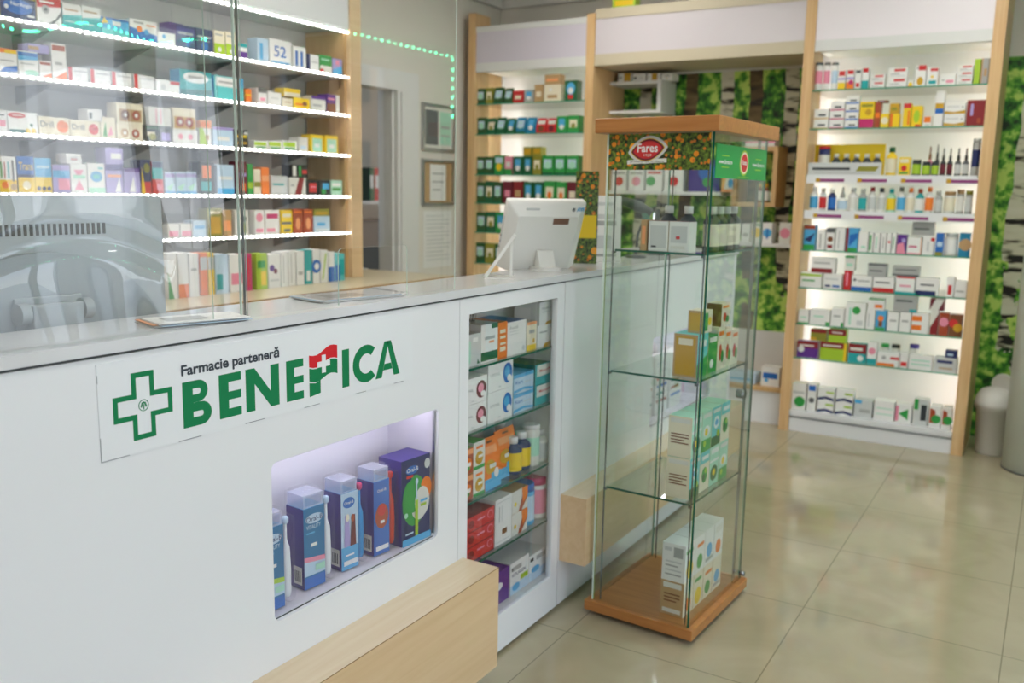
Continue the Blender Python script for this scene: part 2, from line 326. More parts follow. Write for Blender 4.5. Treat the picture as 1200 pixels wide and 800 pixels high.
# ceiling lights
def ceiling_light(x, y, n):
    t = tag(empty('ceiling_light', (x, y, 3.1)), n, 'ceiling light')
    b = MB(); b.prism(rrect(-.32, .32, -.32, .32, .02), 'z', -.03, -.001, M_ALU); b.build('frame', t)
    b = MB(); b.box(-.3, .3, -.3, .3, -.035, -.03, emis('lamp_diffuser', (1, .97, .92), CEIL_E)); b.build('diffuser', t)
ceiling_light(1.2, .4, 'square ceiling light panel nearest the storefront entrance')
ceiling_light(3.2, .1, 'square ceiling light panel in front of the glass cabinet')
ceiling_light(4.8, .4, 'square ceiling light panel before the right display unit')
ceiling_light(3.0, 2.5, 'added fill light panel above the staff area')  # unseen panel added to brighten the shelving and back wall
ceiling_light(5.0, 2.5, 'added fill light panel before the tea shelving')  # added with the staff lights to lift the tea unit and wall
ceiling_light(1.0, 2.6, 'added fill light panel above the left monitor')  # added fill for the left shelves
b = MB(); b.lathe([(.2, 0), (.2, 3.09)], mat('column_paint', hexc('D5DBD2'), .35), 40, 5.77, -.045); b.lathe([(.203, 0), (.203, .006), (.2, .007)], M_DARK, 40, 5.77, -.045); struct(b.build('wall_column'))
# ------------------------------------------------------------------ counter
YF = 1.435
def panel_hole(b, x0, x1, z0, z1, hx0, hx1, hz0, hz1, r, y0, y1, m):
    """front panel with a rounded opening"""
    inner = rrect(hx0, hx1, hz0, hz1, r, 5); n = len(inner)
    cs = [(x1, z1), (x0, z1), (x0, z0), (x1, z0)]
    for yy, rev in ((y0, False), (y1, True)):
        for q in range(4):
            ring = inner[q*6:q*6+6]; c = cs[q]
            pts = [(c[0], yy, c[1])]+[(p[0], yy, p[1]) for p in ring]
            for k in range(1, len(pts)-1):
                f = [pts[0], pts[k], pts[k+1]]; b.poly(f if rev else f[::-1], m)
            nx = inner[(q*6+6) % n]; c2 = cs[(q+1) % 4]; f = [(c[0], yy, c[1]), (ring[-1][0], yy, ring[-1][1]), (nx[0], yy, nx[1]), (c2[0], yy, c2[1])]
            b.poly(f if rev else f[::-1], m)
    for k in range(n):
        a, c = inner[k], inner[(k+1) % n]; b.poly([(a[0], y0, a[1]), (c[0], y0, c[1]), (c[0], y1, c[1]), (a[0], y1, a[1])], m)
    b.add([(x, y, z) for x in (x0, x1) for y in (y0, y1) for z in (z0, z1)], [(0, 1, 3, 2), (4, 6, 7, 5), (0, 2, 6, 4), (1, 5, 7, 3)], m)
ZC = 1.208
M_NICHE = mat('niche_lining', hexc('DAD6E0'), .45)
M_STRIPV = emis('niche_led_strip', (.93, .90, 1), 17.0)
def niche(t, x0, x1, z0, z1, yb):
    b = MB(); b.box(x0-.02, x1+.02, YF+.02, yb, z0-.02, z0, M_NICHE); b.box(x0-.02, x1+.02, YF+.02, yb, z1, z1+.02, M_NICHE)
    b.box(x0-.02, x0, YF+.02, yb, z0, z1, M_NICHE); b.box(x1, x1+.02, YF+.02, yb, z0, z1, M_NICHE); b.box(x0-.02, x1+.02, yb, yb+.01, z0-.02, z1+.02, M_NICHE); n = b.build('niche', t)
    b = MB(); b.box(x0+.02, x1-.02, YF+.05, YF+.065, z1-.008, z1-.001, M_STRIPV); b.build('led_strip', n)
    b = MB(); b.box(x0+.003, x1-.003, YF+.004, YF+.009, z0+.003, z1-.003, M_GLASS); b.build('glass_pane', n)
    b = MB(); b.box(x0+.001, x1-.001, YF+.010, YF+.012, z0+.0002, z0+.002, M_DARK); b.box(x1-.004, x1-.001, YF+.010, YF+.018, z0+.002, z1-.001, M_ALU); b.build('glass_channel', n)
c1 = tag(empty('service_counter', (0, 0, 0)), 'white counter unit with green pharmacy sign and lit toothbrush window', 'counter')
b = MB(); panel_hole(b, -.6, 2.1, .014, ZC-.012, 1.37, 2.0, .525, .9, .018, YF, YF+.02, M_WHITE); b.build('front_panel', c1)
niche(c1, 1.37, 2.0, .525, .9, 1.615)
b = MB(); b.box(-.6, 2.1, YF+.02, 1.64, 0, .06, M_WHITE); b.box(2.08, 2.1, YF+.02, 1.64, .06, ZC-.012, M_WHITE); b.box(-.6, -.58, YF+.02, 1.64, .06, ZC-.012, M_WHITE); b.box(-.58, 2.08, 1.625, 1.64, .06, ZC-.012, M_WHITE); b.build('carcass', c1)
b = MB(); b.box(-.6, 2.127, 1.306, YF, .105, .415, M_OAKX, top=M_OAKT); lg = b.build('ledge', c1)
b = MB(); b.box(-.6, 2.1272, 1.3052, 1.3068, .4142, .4156, M_SEAM); b.build('edge_seam', lg)
# sign sheet with lettering
M_SHEET = mat('sign_sheet', hexc('E4E7E9'), .25); M_SGREEN = mat('sign_green', hexc('007A48'), .55, spec=.3); M_SRED = mat('sign_red', hexc('D01E28'), .55, spec=.3); M_INK = mat('sign_ink', hexc('2D3640'), .4)
b = MB(); b.box(.962, 1.88, YF-.0012, YF, 1.005, 1.185, M_SHEET); sh = b.build('sign_sheet', c1)
MARKS = mat('cut_mark', hexc('8B8F92'), .6)
b = MB()
for (xa, xb) in ((.962, 1.02), (1.13, 1.185), (1.30, 1.355), (1.475, 1.525), (1.65, 1.69), (1.80, 1.84)): b.box(xa, xb, YF-.0016, YF-.0012, 1.005, 1.0065, MARKS)
b.box(.962, .9632, YF-.0016, YF-.0012, 1.005, 1.05, MARKS); b.box(.962, .9632, YF-.0016, YF-.0012, 1.15, 1.165, MARKS); b.build('cut_marks', sh)['kind'] = 'stuff'
def sgn(px, py):  # photo point on the sheet plane
    d = CF*FPX+CR*(px-600)-CU*(py-400); tt = YF/d.y; p = CO+d*tt; return p.x, p.z
YS = YF-.0018
def gp(b, pts, m=None): b.prism(pts, 'y', YS, YF-.0011, m or M_SGREEN)
L0, L1, H0, H1 = 1.143, 1.824, 1.029, 1.121   # lettering box
def letters():
    b = MB(); H = H1-H0; st = .0245
    def X(u): return u
    def vbar(x, w, z0=H0, z1=H1): gp(b, [(x, z0), (x+w, z0), (x+w, z1), (x, z1)])
    def bowl(x, w, z0, z1, t):   # D ring halves as quads
        rz = (z1-z0)/2; cz = (z0+z1)/2; flat = max(0, w-rz*1.05); N = 10
        out = [(x, z1)]+[(x+flat+(w-flat)*math.sin(math.pi*k/N), cz+rz*math.cos(math.pi*k/N)) for k in range(N+1)]+[(x, z0)]
        inn = [(x, z1-t)]+[(x+flat+(w-flat-t*1.1)*math.sin(math.pi*k/N), cz+(rz-t)*math.cos(math.pi*k/N)) for k in range(N+1)]+[(x, z0+t)]
        for k in range(len(out)-1): gp(b, [out[k], inn[k], inn[k+1], out[k+1]])
    # B
    x = 1.143; vbar(x, st); bowl(x+st, .037, H0+H*.52, H1, .016); bowl(x+st, .045, H0, H0+H*.52-.0003, .018)
    # E
    def E(x, w=.058):
        vbar(x, st)
        for z0, z1 in ((H0, H0+.018), (H0+H*.40, H0+H*.40+.017), (H1-.018, H1)): gp(b, [(x+st, z0), (x+w, z0), (x+w, z1), (x+st, z1)])
    E(1.233)
    x = 1.304; w_ = .095; vbar(x, st); vbar(x+w_-st, st); gp(b, [(x+st+.0001, H1), (x+w_-st-.0001, H0+.034), (x+w_-st-.0001, H0), (x+st+.0001, H1-.034)])
    E(1.421, .053)
    # flag in place of the seventh letter
    x = 1.493; wf = .094
    def wv(zl, zr, amp=.006): return [(x+wf*k/8, zl+(zr-zl)*k/8+amp*math.sin(2*math.pi*(k/8+.5))) for k in range(9)]
    for (a, c, mm) in ((wv(1.0965, 1.105), wv(1.124, 1.136), M_SRED), (wv(1.0635, 1.068), wv(1.0935, 1.102), M_SGREEN)):
        for k in range(8): gp(b, [a[k], a[k+1], c[k+1], c[k]], mm)
    cx, cz = x+.047, 1.098
    b.box(cx-.0065, cx+.0065, YS-.0008, YS, cz-.021, cz+.021, M_SHEET); b.box(cx-.021, cx-.0065, YS-.0008, YS, cz-.0065, cz+.0065, M_SHEET); b.box(cx+.0065, cx+.021, YS-.0008, YS, cz-.0065, cz+.0065, M_SHEET)
    gp(b, [(x, H0-.002), (x+.036, H0+.002), (x+.036, 1.0615), (x+.02, 1.056), (x, 1.0595)])
    vbar(1.604, st)
    # C : ring with opening
    cx, cz, N = 1.692, (H0+H1)/2, 22; ro, ri = H/2+.001, H/2-.021
    for k in range(N):
        a0 = math.radians(48+264*k/N); a1 = math.radians(48+264*(k+1)/N)
        gp(b, [(cx+1.06*ro*math.cos(a0), cz+ro*math.sin(a0)), (cx+1.06*ro*math.cos(a1), cz+ro*math.sin(a1)), (cx+1.06*ri*math.cos(a1), cz+ri*math.sin(a1)), (cx+1.06*ri*math.cos(a0), cz+ri*math.sin(a0))])
    # A
    x = 1.727; w_ = .097; mid = x+w_/2
    gp(b, [(x, H0), (x+.024, H0), (mid+.004, H1), (mid-.013, H1)]); gp(b, [(x+w_-.024, H0), (x+w_, H0), (mid+.013, H1), (mid-.004, H1)]); gp(b, [(x+.0305, H0+.018), (x+w_-.0305, H0+.018), (x+w_-.036, H0+.034), (x+.036, H0+.034)])
    return b
letters().build('lettering', sh)
b = MB(); b.text('Farmacie parteneră', 1.142, 1.1275, 1.401, 1.158, YF-.0018, M_INK, .03); b.build('small_lettering', sh)
def cross_sign():
    b = MB(); cx, cz, a, w2, t = 1.055, 1.094, .064, .0245, .0098
    def cr(a, w2): return [(w2, a), (-w2, a), (-w2, w2), (-a, w2), (-a, -w2), (-w2, -w2), (-w2, -a), (w2, -a), (w2, -w2), (a, -w2), (a, w2), (w2, w2)]
    o = cr(a, w2); i = cr(a-t, w2-t)
    # rounded outer corners by small chamfer discs
    for k in range(12):
        p, q, r, s_ = o[k], o[(k+1) % 12], i[(k+1) % 12], i[k]; gp(b, [(cx+v[0], cz+v[1]) for v in (p, q, r, s_)][::-1])
    for k in range(16):  # emblem ring
        a0, a1 = 2*math.pi*k/16, 2*math.pi*(k+1)/16; rr = lambda a_: (.0105 if a_ < math.pi*2 else .0105)
        gp(b, [(cx+.0112*math.cos(a0), cz+.0112*math.sin(a0)), (cx+.0112*math.cos(a1), cz+.0112*math.sin(a1)), (cx+.0098*math.cos(a1), cz+.0098*math.sin(a1)), (cx+.0098*math.cos(a0), cz+.0098*math.sin(a0))][::-1])
    gp(b, [(cx-.001, cz-.008), (cx+.001, cz-.008), (cx+.001, cz+.002), (cx-.001, cz+.002)])
    for dx, dz in ((-.004, .001), (.004, .001), (0, .005), (-.003, .004), (.003, .004), (-.005, -.002), (.005, -.002)):
        gp(b, [(cx+dx+.002*math.cos(q*math.pi/3), cz+dz+.002*math.sin(q*math.pi/3)) for q in range(6)])
    return b
cross_sign().build('cross_emblem', sh)
# open shelf unit in the counter
d1 = tag(empty('counter_display_cabinet'), 'white counter cabinet with glass front and four green-edged glass shelves', 'cabinet')
b = MB(); b.box(2.102, 2.15, YF, YF+.02, .014, ZC-.012, M_WHITE); b.box(2.69, 2.739, YF, YF+.02, .014, ZC-.012, M_WHITE); b.box(2.15, 2.69, YF, YF+.02, 1.148, ZC-.012, M_WHITE); b.box(2.15, 2.69, YF, YF+.02, .014, .143, M_WHITE); b.build('front_frame', d1)
b = MB(); b.box(2.102, 2.12, YF+.02, 1.64, 0, ZC-.012, M_PANEL); b.box(2.72, 2.74, YF+.02, 1.64, 0, ZC-.012, M_PANEL); b.box(2.12, 2.72, 1.625, 1.64, 0, ZC-.012, M_GREYP); b.box(2.12, 2.72, YF+.02, 1.625, .12, .143, M_PANEL); b.build('carcass', d1)
SZ = (.978, .778, .560, .352)
for z in SZ:
    b = MB(); b.box(2.125, 2.715, YF+.026, 1.62, z-.008, z, M_SGLASS, front=M_EDGED); b.build('glass_shelf', d1)
b = MB(); b.box(2.152, 2.688, YF+.006, YF+.011, .145, 1.146, M_GLASS); b.build('glass_door', d1)
c2 = tag(empty('service_counter'), 'white counter unit behind the glass cabinet with lit leaflet window', 'counter')
b = MB(); panel_hole(b, 2.744, 4.67, .014, ZC-.008, 3.56, 4.35, .50, .895, .018, YF, YF+.02, M_WHITE); b.build('front_panel', c2)
niche(c2, 3.56, 4.35, .50, .895, 1.615)
b = MB(); b.box(2.744, 2.76, YF+.02, 1.64, 0, ZC-.008, M_WHITE); b.box(4.65, 4.67, YF+.02, 1.64, 0, ZC-.008, M_WHITE); b.box(2.76, 4.65, 1.625, 1.64, 0, ZC-.008, M_WHITE); b.box(2.76, 4.65, YF+.02, 1.625, 0, .05, M_WHITE); b.build('carcass', c2)
b = MB(); b.box(2.752, 4.60, 1.332, YF, .185, .435, M_OAKX, top=M_OAKT); b.build('ledge', c2)
M_TOP = mat('countertop_laminate', hexc('D4D5D6'), .12, spec=.6)
b = MB(); b.box(-.6, 4.69, YF-.004, 1.662, ZC-.012+.004, ZC+.016, M_TOP); b.box(-.6, 4.69, YF-.005, YF-.004, ZC-.0095, ZC-.0065, M_DARK)
tag(b.build('countertop'), 'long glossy white countertop running over all counter units', 'countertop'); ZT = ZC+.016
# ------------------------------------------------------------------ packages
def mkbox(b, w_, d, h, base, layers='', side=None, top=None):
    b.box(-w_/2, w_/2, 0, d, 0, h, base, side=side, top=top); y = 0
    for i, l in enumerate([q for q in layers.split(';') if q.strip()]):
        q = l.split(); y -= .00035
        if q[0] == 'r':
            a = [float(v) for v in q[1:5]]; b.poly([(w_*(a[0]-.5), y, h*a[1]), (w_*(a[2]-.5), y, h*a[1]), (w_*(a[2]-.5), y, h*a[3]), (w_*(a[0]-.5), y, h*a[3])], q[5])
        elif q[0] == 'c':
            a = [float(v) for v in q[1:4]]; b.poly([(w_*(a[0]-.5)+h*a[2]*math.cos(math.pi*k/9), y, h*a[1]+h*a[2]*math.sin(math.pi*k/9)) for k in range(18)], q[4])
        elif q[0] == 'e':
            a = [float(v) for v in q[1:5]]; b.poly([(w_*(a[0]-.5)+w_*a[2]*math.cos(math.pi*k/9), y, h*a[1]+h*a[3]*math.sin(math.pi*k/9)) for k in range(18)], q[5])
        elif q[0] == 'p':
            a = [float(v) for v in q[1:-1]]; b.poly([(w_*(a[k]-.5), y, h*a[k+1]) for k in range(0, len(a), 2)], q[-1])
        elif q[0] == 't':
            s_ = q[1].replace('_', ' '); a = [float(v) for v in q[2:6]]; b.text(s_, w_*(a[0]-.5), h*a[1], w_*(a[2]-.5), h*a[3], y, q[6], .01)
    return b
def mkbottle(kind, w_, h, body, label, cap):
    """returns body MB, cap MB ; axis at y=w/2"""
    r = w_/2; b = MB(); c = MB(); cy = r
    if kind == 'jar':
        b.lathe([(r*.93, 0, body), (r, .004, body), (r, h*.12, body), (r, h*.72, label), (r, h*.80, body), (r*.9, h*.82, body)], 'white', 16, 0, cy); c.lathe([(r*.95, h*.82), (r*.95, h*.99), (r*.88, h)], cap, 16, 0, cy)
    elif kind == 'dropper':
        b.lathe([(r*.93, 0, body), (r, .004, body), (r, h*.08, body), (r, h*.42, label), (r, h*.47, body), (r*.42, h*.56, body)], 'white', 14, 0, cy); c.lathe([(r*.48, h*.55), (r*.48, h*.72), (r*.25, h*.75), (r*.22, h*.95), (r*.08, h)], cap, 12, 0, cy)
    elif kind == 'tube':
        b.lathe([(r*.9, 0, body), (r, .004, body), (r, h*.25, body), (r, h*.7, label), (r, h*.9, body)], 'white', 14, 0, cy); c.lathe([(r, h*.9), (r, h*.985), (r*.9, h)], cap, 14, 0, cy)
    else:
        b.lathe([(r*.93, 0, body), (r, .004, body), (r, h*.1, body), (r, h*.6, label), (r, h*.66, body), (r*.75, h*.74, body), (r*.45, h*.79, body), (r*.45, h*.82, body)], 'white', 16, 0, cy); c.lathe([(r*.55, h*.82), (r*.55, h*.985), (r*.5, h)], cap, 14, 0, cy)
    return b, c
def mkpouch(b, w_, d, h, base, layers, front_side=None):
    # stand-up pouch: wide base that narrows to a flat seal at the top
    ys = [(0, 0), (.004, h*.5), (d*.42, h*.93), (d*.45, h)]; yb = [(d, 0), (d*.95, h*.4), (d*.5, h*.93), (d*.5, h)]
    for i in range(3):
        for A, rev in ((ys, 0), (yb, 1)):
            p = [(-w_/2, A[i][0], A[i][1]), (w_/2, A[i][0], A[i][1]), (w_/2, A[i+1][0], A[i+1][1]), (-w_/2, A[i+1][0], A[i+1][1])]
            b.poly(p if not rev else p[::-1], base)
        for sx_, rev in ((-1, 0), (1, 1)):
            p = [(sx_*w_/2, yb[i][0], yb[i][1]), (sx_*w_/2, ys[i][0], ys[i][1]), (sx_*w_/2, ys[i+1][0], ys[i+1][1]), (sx_*w_/2, yb[i+1][0], yb[i+1][1])]; b.poly(p if not rev else p[::-1], base)
    def fy(z):
        for i in range(3):
            if z <= ys[i+1][1]: q = (z-ys[i][1])/(ys[i+1][1]-ys[i][1]); return ys[i][0]+q*(ys[i+1][0]-ys[i][0])
        return ys[-1][0]
    off = 0
    for l in [q for q in layers.split(';') if q.strip()]:
        q = l.split(); off += .0004
        if q[0] == 'r':
            x0, z0, x1, z1 = [float(v) for v in q[1:5]]; zs = sorted({z0*h, z1*h}|{s[1] for s in ys if z0*h < s[1] < z1*h})
            for za, zb in zip(zs, zs[1:]): b.poly([(w_*(x0-.5), fy(za)-off, za), (w_*(x1-.5), fy(za)-off, za), (w_*(x1-.5), fy(zb)-off, zb), (w_*(x0-.5), fy(zb)-off, zb)], q[5])
        elif q[0] == 'e':
            a = [float(v) for v in q[1:5]]; pts = []
            for k in range(18):
                z = h*a[1]+h*a[3]*math.sin(math.pi*k/9); pts.append((w_*(a[0]-.5)+w_*a[2]*math.cos(math.pi*k/9), fy(z)-off-.0003, z))
            b.poly(pts, q[5])
    return b
ROWS = []   # (rowname, [records])
KN = {'box': ('medicine_box', 'box'), 'tea': ('tea_box', 'box'), 'carton': ('carton', 'box'), 'bottle': ('medicine_bottle', 'bottle'), 'jar': ('supplement_jar', 'jar'), 'dropper': ('dropper_bottle', 'bottle'), 'tube': ('cream_tube', 'tube'), 'pouch': ('tea_pouch', 'pouch')}
def row(rowname, axis, plane, z, items, group, depth=.07, kind0='box', under=None):
    """items: (px_left, px_right, px_top, look, colours, layers[, opts]) ; stacked items carry opts s=1"""
    recs = []
    for it in items:
        pl, pr, pt, look, colr, lay = it[:6]; o = it[6] if len(it) > 6 else {}
        kind = o.get('k', kind0); zb = z; lvl = 0
        if o.get('s'):
            pc = (pl+pr)/2
            best = [r_ for r_ in recs if min(pr, r_['pr'])-max(pl, r_['pl']) > .25*min(pr-pl, r_['pr']-r_['pl'])]
            if best: q = max(best, key=lambda r_: r_['zt']); zb = q['zt']; lvl = q['lvl']+1
        yo = o.get('back', 0); pln = plane+yo
        u0 = col_at(pl, axis, pln, zb); u1 = col_at(pr, axis, pln, zb); uc = (u0+u1)/2; wd = abs(u1-u0)*.975
        zt = z_at(pt, uc, pln) if axis == 'y' else z_at(pt, pln, uc)
        n_l = o.get('n', 1); h = max(.012, (zt-zb)/n_l); d = o.get('d', depth)
        for j in range(n_l):
            zz = zb+h*j+ (0.0006 if (j or lvl) else .0003)
            nm, cat = KN[kind]; c0 = colr.split(',')
            b = MB()
            if kind in ('box', 'tea', 'carton'): 
                mkbox(b, wd, d, h-.0006, c0[0], lay, side=(c0[1] if len(c0) > 1 else None), top=(c0[2] if len(c0) > 2 else None)); ob = b.build(nm)
            elif kind == 'pouch': mkpouch(b, wd, min(d, .06), h-.0006, c0[0], lay); ob = b.build(nm)
            else:
                wd2 = min(wd, h*.95) if kind != 'tube' else wd
                bb, cc = mkbottle(kind, wd2, h-.0006, c0[0], c0[1], c0[2]); ob = bb.build(nm); cc.build('cap', ob)
            ob.location = (uc, pln, zz) if axis == 'y' else (pln, uc, zz); ob.rotation_euler = (0, 0, 0 if axis == 'y' else -math.pi/2)
            lv = lvl+j; pre = '' if lv == 0 else ('raised ' if lv == 1 else 'third-level ' if lv == 2 else 'topmost ')
            recs.append(dict(o=ob, pl=pl, pr=pr, zt=zb+h*(j+1), lvl=lv, look=pre+look, cat=cat, pc=(pl+pr)/2))
    ORD = ['leftmost', 'second', 'third', 'fourth', 'fifth', 'sixth', 'seventh', 'eighth', 'ninth', 'tenth', 'eleventh', 'twelfth']; NUM = ['', '', 'two', 'three', 'four', 'five', 'six', 'seven', 'eight', 'nine', 'ten', 'eleven', 'twelve']
    by = {}
    for r_ in recs: by.setdefault(r_['look'], []).append(r_)
    for lk, rs in by.items():
        rs.sort(key=lambda r_: r_['pc'])
        for k, r_ in enumerate(rs):
            if len(rs) == 1: lab = f"{lk} on the {rowname}"
            else:
                o_ = 'leftmost' if k == 0 else 'rightmost' if k == len(rs)-1 else ORD[k]+' from left'
                lab = f"{lk}, {o_} of {NUM[len(rs)]}, {rowname}"
            tag(r_['o'], lab, r_['cat'], group)
    return recs
# ------------------------------------------------------------------ shelving behind the counter
PY = 3.55
LZ = (2.128, 1.918, 1.694, 1.462, 1.256)
u = tag(empty('wall_shelving'), 'long white wall shelving behind the counter with LED-edged shelves', 'shelving')
b = MB(); b.box(.6, 4.04, 3.86, 3.88, .987, 2.9, M_GREYP); b.build('back_panel', u)
b = MB(); b.box(4.04, 4.13, PY-.03, 3.99, .987, 3.0, M_OAKX); b.build('side_panel', u)
b = MB(); b.box(.58, .6, PY-.03, 3.99, .987, 3.0, M_OAK); b.build('side_panel', u)
b = MB(); b.box(4.02, 4.0395, PY, 3.84, .987, 2.36, M_OAKD); b.build('inner_panel', u)
b = MB(); b.box(.6, 4.04, PY-.02, 3.86, 2.385, 2.41, M_WHITE); b.box(.6, 4.04, PY-.02, PY, 2.41, 3.0, M_WHITE); b.build('header', u)
for i, z in enumerate((2.372,)+LZ):
    b = MB(); b.box(.6, 4.04, PY-.012, 3.86, z-.016, z, M_PANEL) if i else b.box(.6, 4.04, PY-.012, 3.6, z-.004, z+.012, M_PANEL); s_ = b.build('shelf', u)
    b = MB(); b.box(.6, 4.035, PY-.018, PY-.012, z-.012, z-.004, M_LED); b.build('led_strip', s_)
    if i:
        for x in (1.45, 2.29, 2.77, 3.25, 3.75):
            b = MB(); b.prism([(PY+.05, z-.0165), (3.86, z-.0165), (3.86, z-.09), (PY+.12, z-.035)], 'x', x, x+.012, M_CHROME); b.build('bracket', s_)
row('top shelf behind counter', 'y', PY, LZ[0], [
 (0, 43, -10, 'navy box with yellow top', 'navy,yellow,yellow', 'r 0 .78 1 1 yellow;r .02 .05 .98 .75 navy;e .5 .45 .42 .28 blue;t NurAngin .3 .42 .9 .62 white;c .17 .4 .08 offw;r .75 .12 .95 .2 white'),
 (44, 73, -12, 'white box with red swoosh', 'white', 'p 0 .45 1 .55 1 .85 0 .7 red;e .35 .42 .16 .13 grey;c .35 .42 .05 black;p .4 0 1 .3 1 .45 .6 0 dgrey;r .1 .6 .7 .66 white'),
 (74, 97, 5, 'white box with teal lower half', 'white,dteal', 'r 0 0 1 .5 teal;p 0 .5 1 .5 1 .62 .5 .55 aqua;r .1 .72 .8 .78 tan;r .1 .25 .6 .28 white'),
 (97, 119, 8, 'white box with teal lower half', 'white', 'r 0 0 1 .5 teal;p 0 .5 1 .5 1 .62 .5 .55 aqua;r .1 .75 .8 .8 tan;r .1 .25 .6 .28 white'),
 (119, 152, 22, 'sky blue box with white tag', 'sky,blue', 'r 0 0 1 .35 aqua;r 0 .9 1 1 blue;r .4 .6 .7 .85 white;p 0 .6 .1 1 .25 .7 yellow'),
 (152, 185, 24, 'white and blue box with orange figure', 'white', 'p 0 0 1 0 1 .35 0 .6 blue;c .35 .55 .16 orange;c .6 .45 .14 sky;r .15 .8 .5 .9 grey;r .6 .75 .95 .82 peach'),
 (185, 206, 38, 'small white box with blue mark', 'white', 'c .35 .65 .18 sky;r .1 .2 .8 .26 lgrey'),
 (199, 216, 27, 'purple box behind white box', 'purple', 'r .3 0 .4 1 violet', {'back': .09}),
 (207, 229, 30, 'navy and purple box', 'navy,purple,violet', 'r 0 .55 1 .9 violet;r .1 .6 .9 .7 grey;r .2 .3 .9 .4 blue;c .6 .2 .12 blue'),
 (230, 250, 34, 'navy box with grey writing', 'navy,purple', 'r .1 .6 .9 .68 lgrey;c .5 .25 .2 blue;r .1 .45 .8 .5 grey'),
 (251, 264, 36, 'beige and lime box', 'cream', 'r 0 0 1 .45 lime;r .1 .8 .8 .86 grey;c .5 .2 .1 white'),
 (265, 278, 38, 'beige and lime box', 'cream', 'r 0 0 1 .5 lime;r .1 .8 .8 .86 grey;c .5 .2 .1 white'),
 (279, 290, 51, 'teal and purple box', 'white', 'r 0 .75 1 1 teal;r 0 0 1 .45 purple'),
 (302, 315, 45, 'pale blue box', 'pale', 'r .2 .1 .5 .8 sky'),
 (316, 342, 47, 'white box with blue numerals', 'white', 't 52 .2 .3 .75 .75 blue;r .05 .05 .9 .12 sky'),  # blue glyphs paint the reflected window lettering onto the box
 (344, 359, 55, 'white box with blue stripes', 'white', 'r .15 .1 .35 .8 blue;r .55 .1 .75 .8 blue'),
 (361, 374, 64, 'white box with navy side', 'white,navy', 'r 0 0 .2 1 navy;r .3 .5 .9 .55 grey'),
 (375, 389, 65, 'green box with white panel', 'green', 'r 0 0 1 .4 offw;r .1 .7 .8 .8 mint;r 0 0 .3 .2 red'),
 (390, 401, 69, 'lilac and blue box', 'lilac', 'p 0 0 1 0 1 .6 0 .3 sky;r .3 .6 .7 .9 pink')], 'boxes on the LED shelves behind the counter')
row('second shelf behind counter', 'y', PY, LZ[1], [
 (0, 21, 57, 'white box with orange-yellow top', 'white', 'r 0 .82 1 1 orange;r .3 .82 1 .95 yellow;p 0 0 1 .1 1 .35 .3 .25 0 .05 blue;r .05 .48 .8 .54 grey'),
 (22, 46, 60, 'white box with blue top', 'white', 'r 0 .68 1 .95 blue;p 0 .6 1 .68 1 .8 0 .8 sky;e .65 .12 .35 .12 mint;r .1 .45 .8 .5 grey'),
 (47, 61, 71, 'white box with red band', 'white', 'r .05 .75 .95 .9 rust;p .1 0 1 0 1 .3 .4 .12 orange'),
 (33, 58, 52, 'pale lilac flat box', 'lilac', 'r 0 .3 .5 .7 tan', {'s': 1}),
 (62, 79, 51, 'tall white box with orange band', 'white', 'r .05 .8 .95 .95 rust;p .1 0 1 0 1 .25 .4 .1 orange;r .2 .4 .7 .48 grey')]+[
 (a, a+24, tt, 'low white box with red bar', 'white', 'r .02 .02 .2 1 red;r .3 .7 .95 .78 grey;r .3 .4 .7 .44 lgrey') for a, tt in ((80, 79), (106, 82), (131, 85), (157, 88))]+[
 (183, 211, 94, 'white box with red corner', 'white', 'c .3 .4 .25 lgrey;r .6 .7 1 .95 red'),
 (211, 249, 83, 'large teal box with white label', 'teal,sky', 'r 0 0 1 .5 teal;e .5 .72 .4 .22 white;p 0 0 1 .1 1 .3 0 .2 dteal;r .25 .7 .75 .78 grey'),
 (251, 286, 90, 'large pale teal box with label', 'aqua,sky', 'r .06 .55 .8 .95 white;r 0 0 1 .4 aqua;r .15 .7 .7 .78 grey;r .8 .6 1 1 sky'),
 (288, 295, 104, 'narrow orange box', 'orange', 'r 0 .5 1 .6 yellow'), (303, 313, 103, 'narrow white box with grey top', 'white', 'r 0 .7 1 1 dgrey;r .2 .2 .8 .4 pink'),
 (314, 330, 108, 'small white carton', 'white', 'r .2 .5 .8 .6 lgrey'), (331, 343, 115, 'cream carton', 'cream', 'r .2 .5 .8 .6 tan'), (344, 363, 115, 'yellow low box', 'yellow', 'r .1 .3 .6 .5 orange;e .7 .5 .15 .2 brown'),
 (333, 352, 104, 'yellow and cream box', 'yellow', 'r 0 0 1 .5 cream', {'s': 1}), (365, 382, 113, 'white box with purple top', 'offw', 'r 0 .8 1 1 purple;r .1 .3 .7 .45 grey'), (383, 398, 111, 'purple and brown box', 'purple', 'r 0 0 1 .5 brown;r .1 .7 .6 .8 pink;r .7 0 1 1 offw')],
 'boxes on the LED shelves behind the counter')
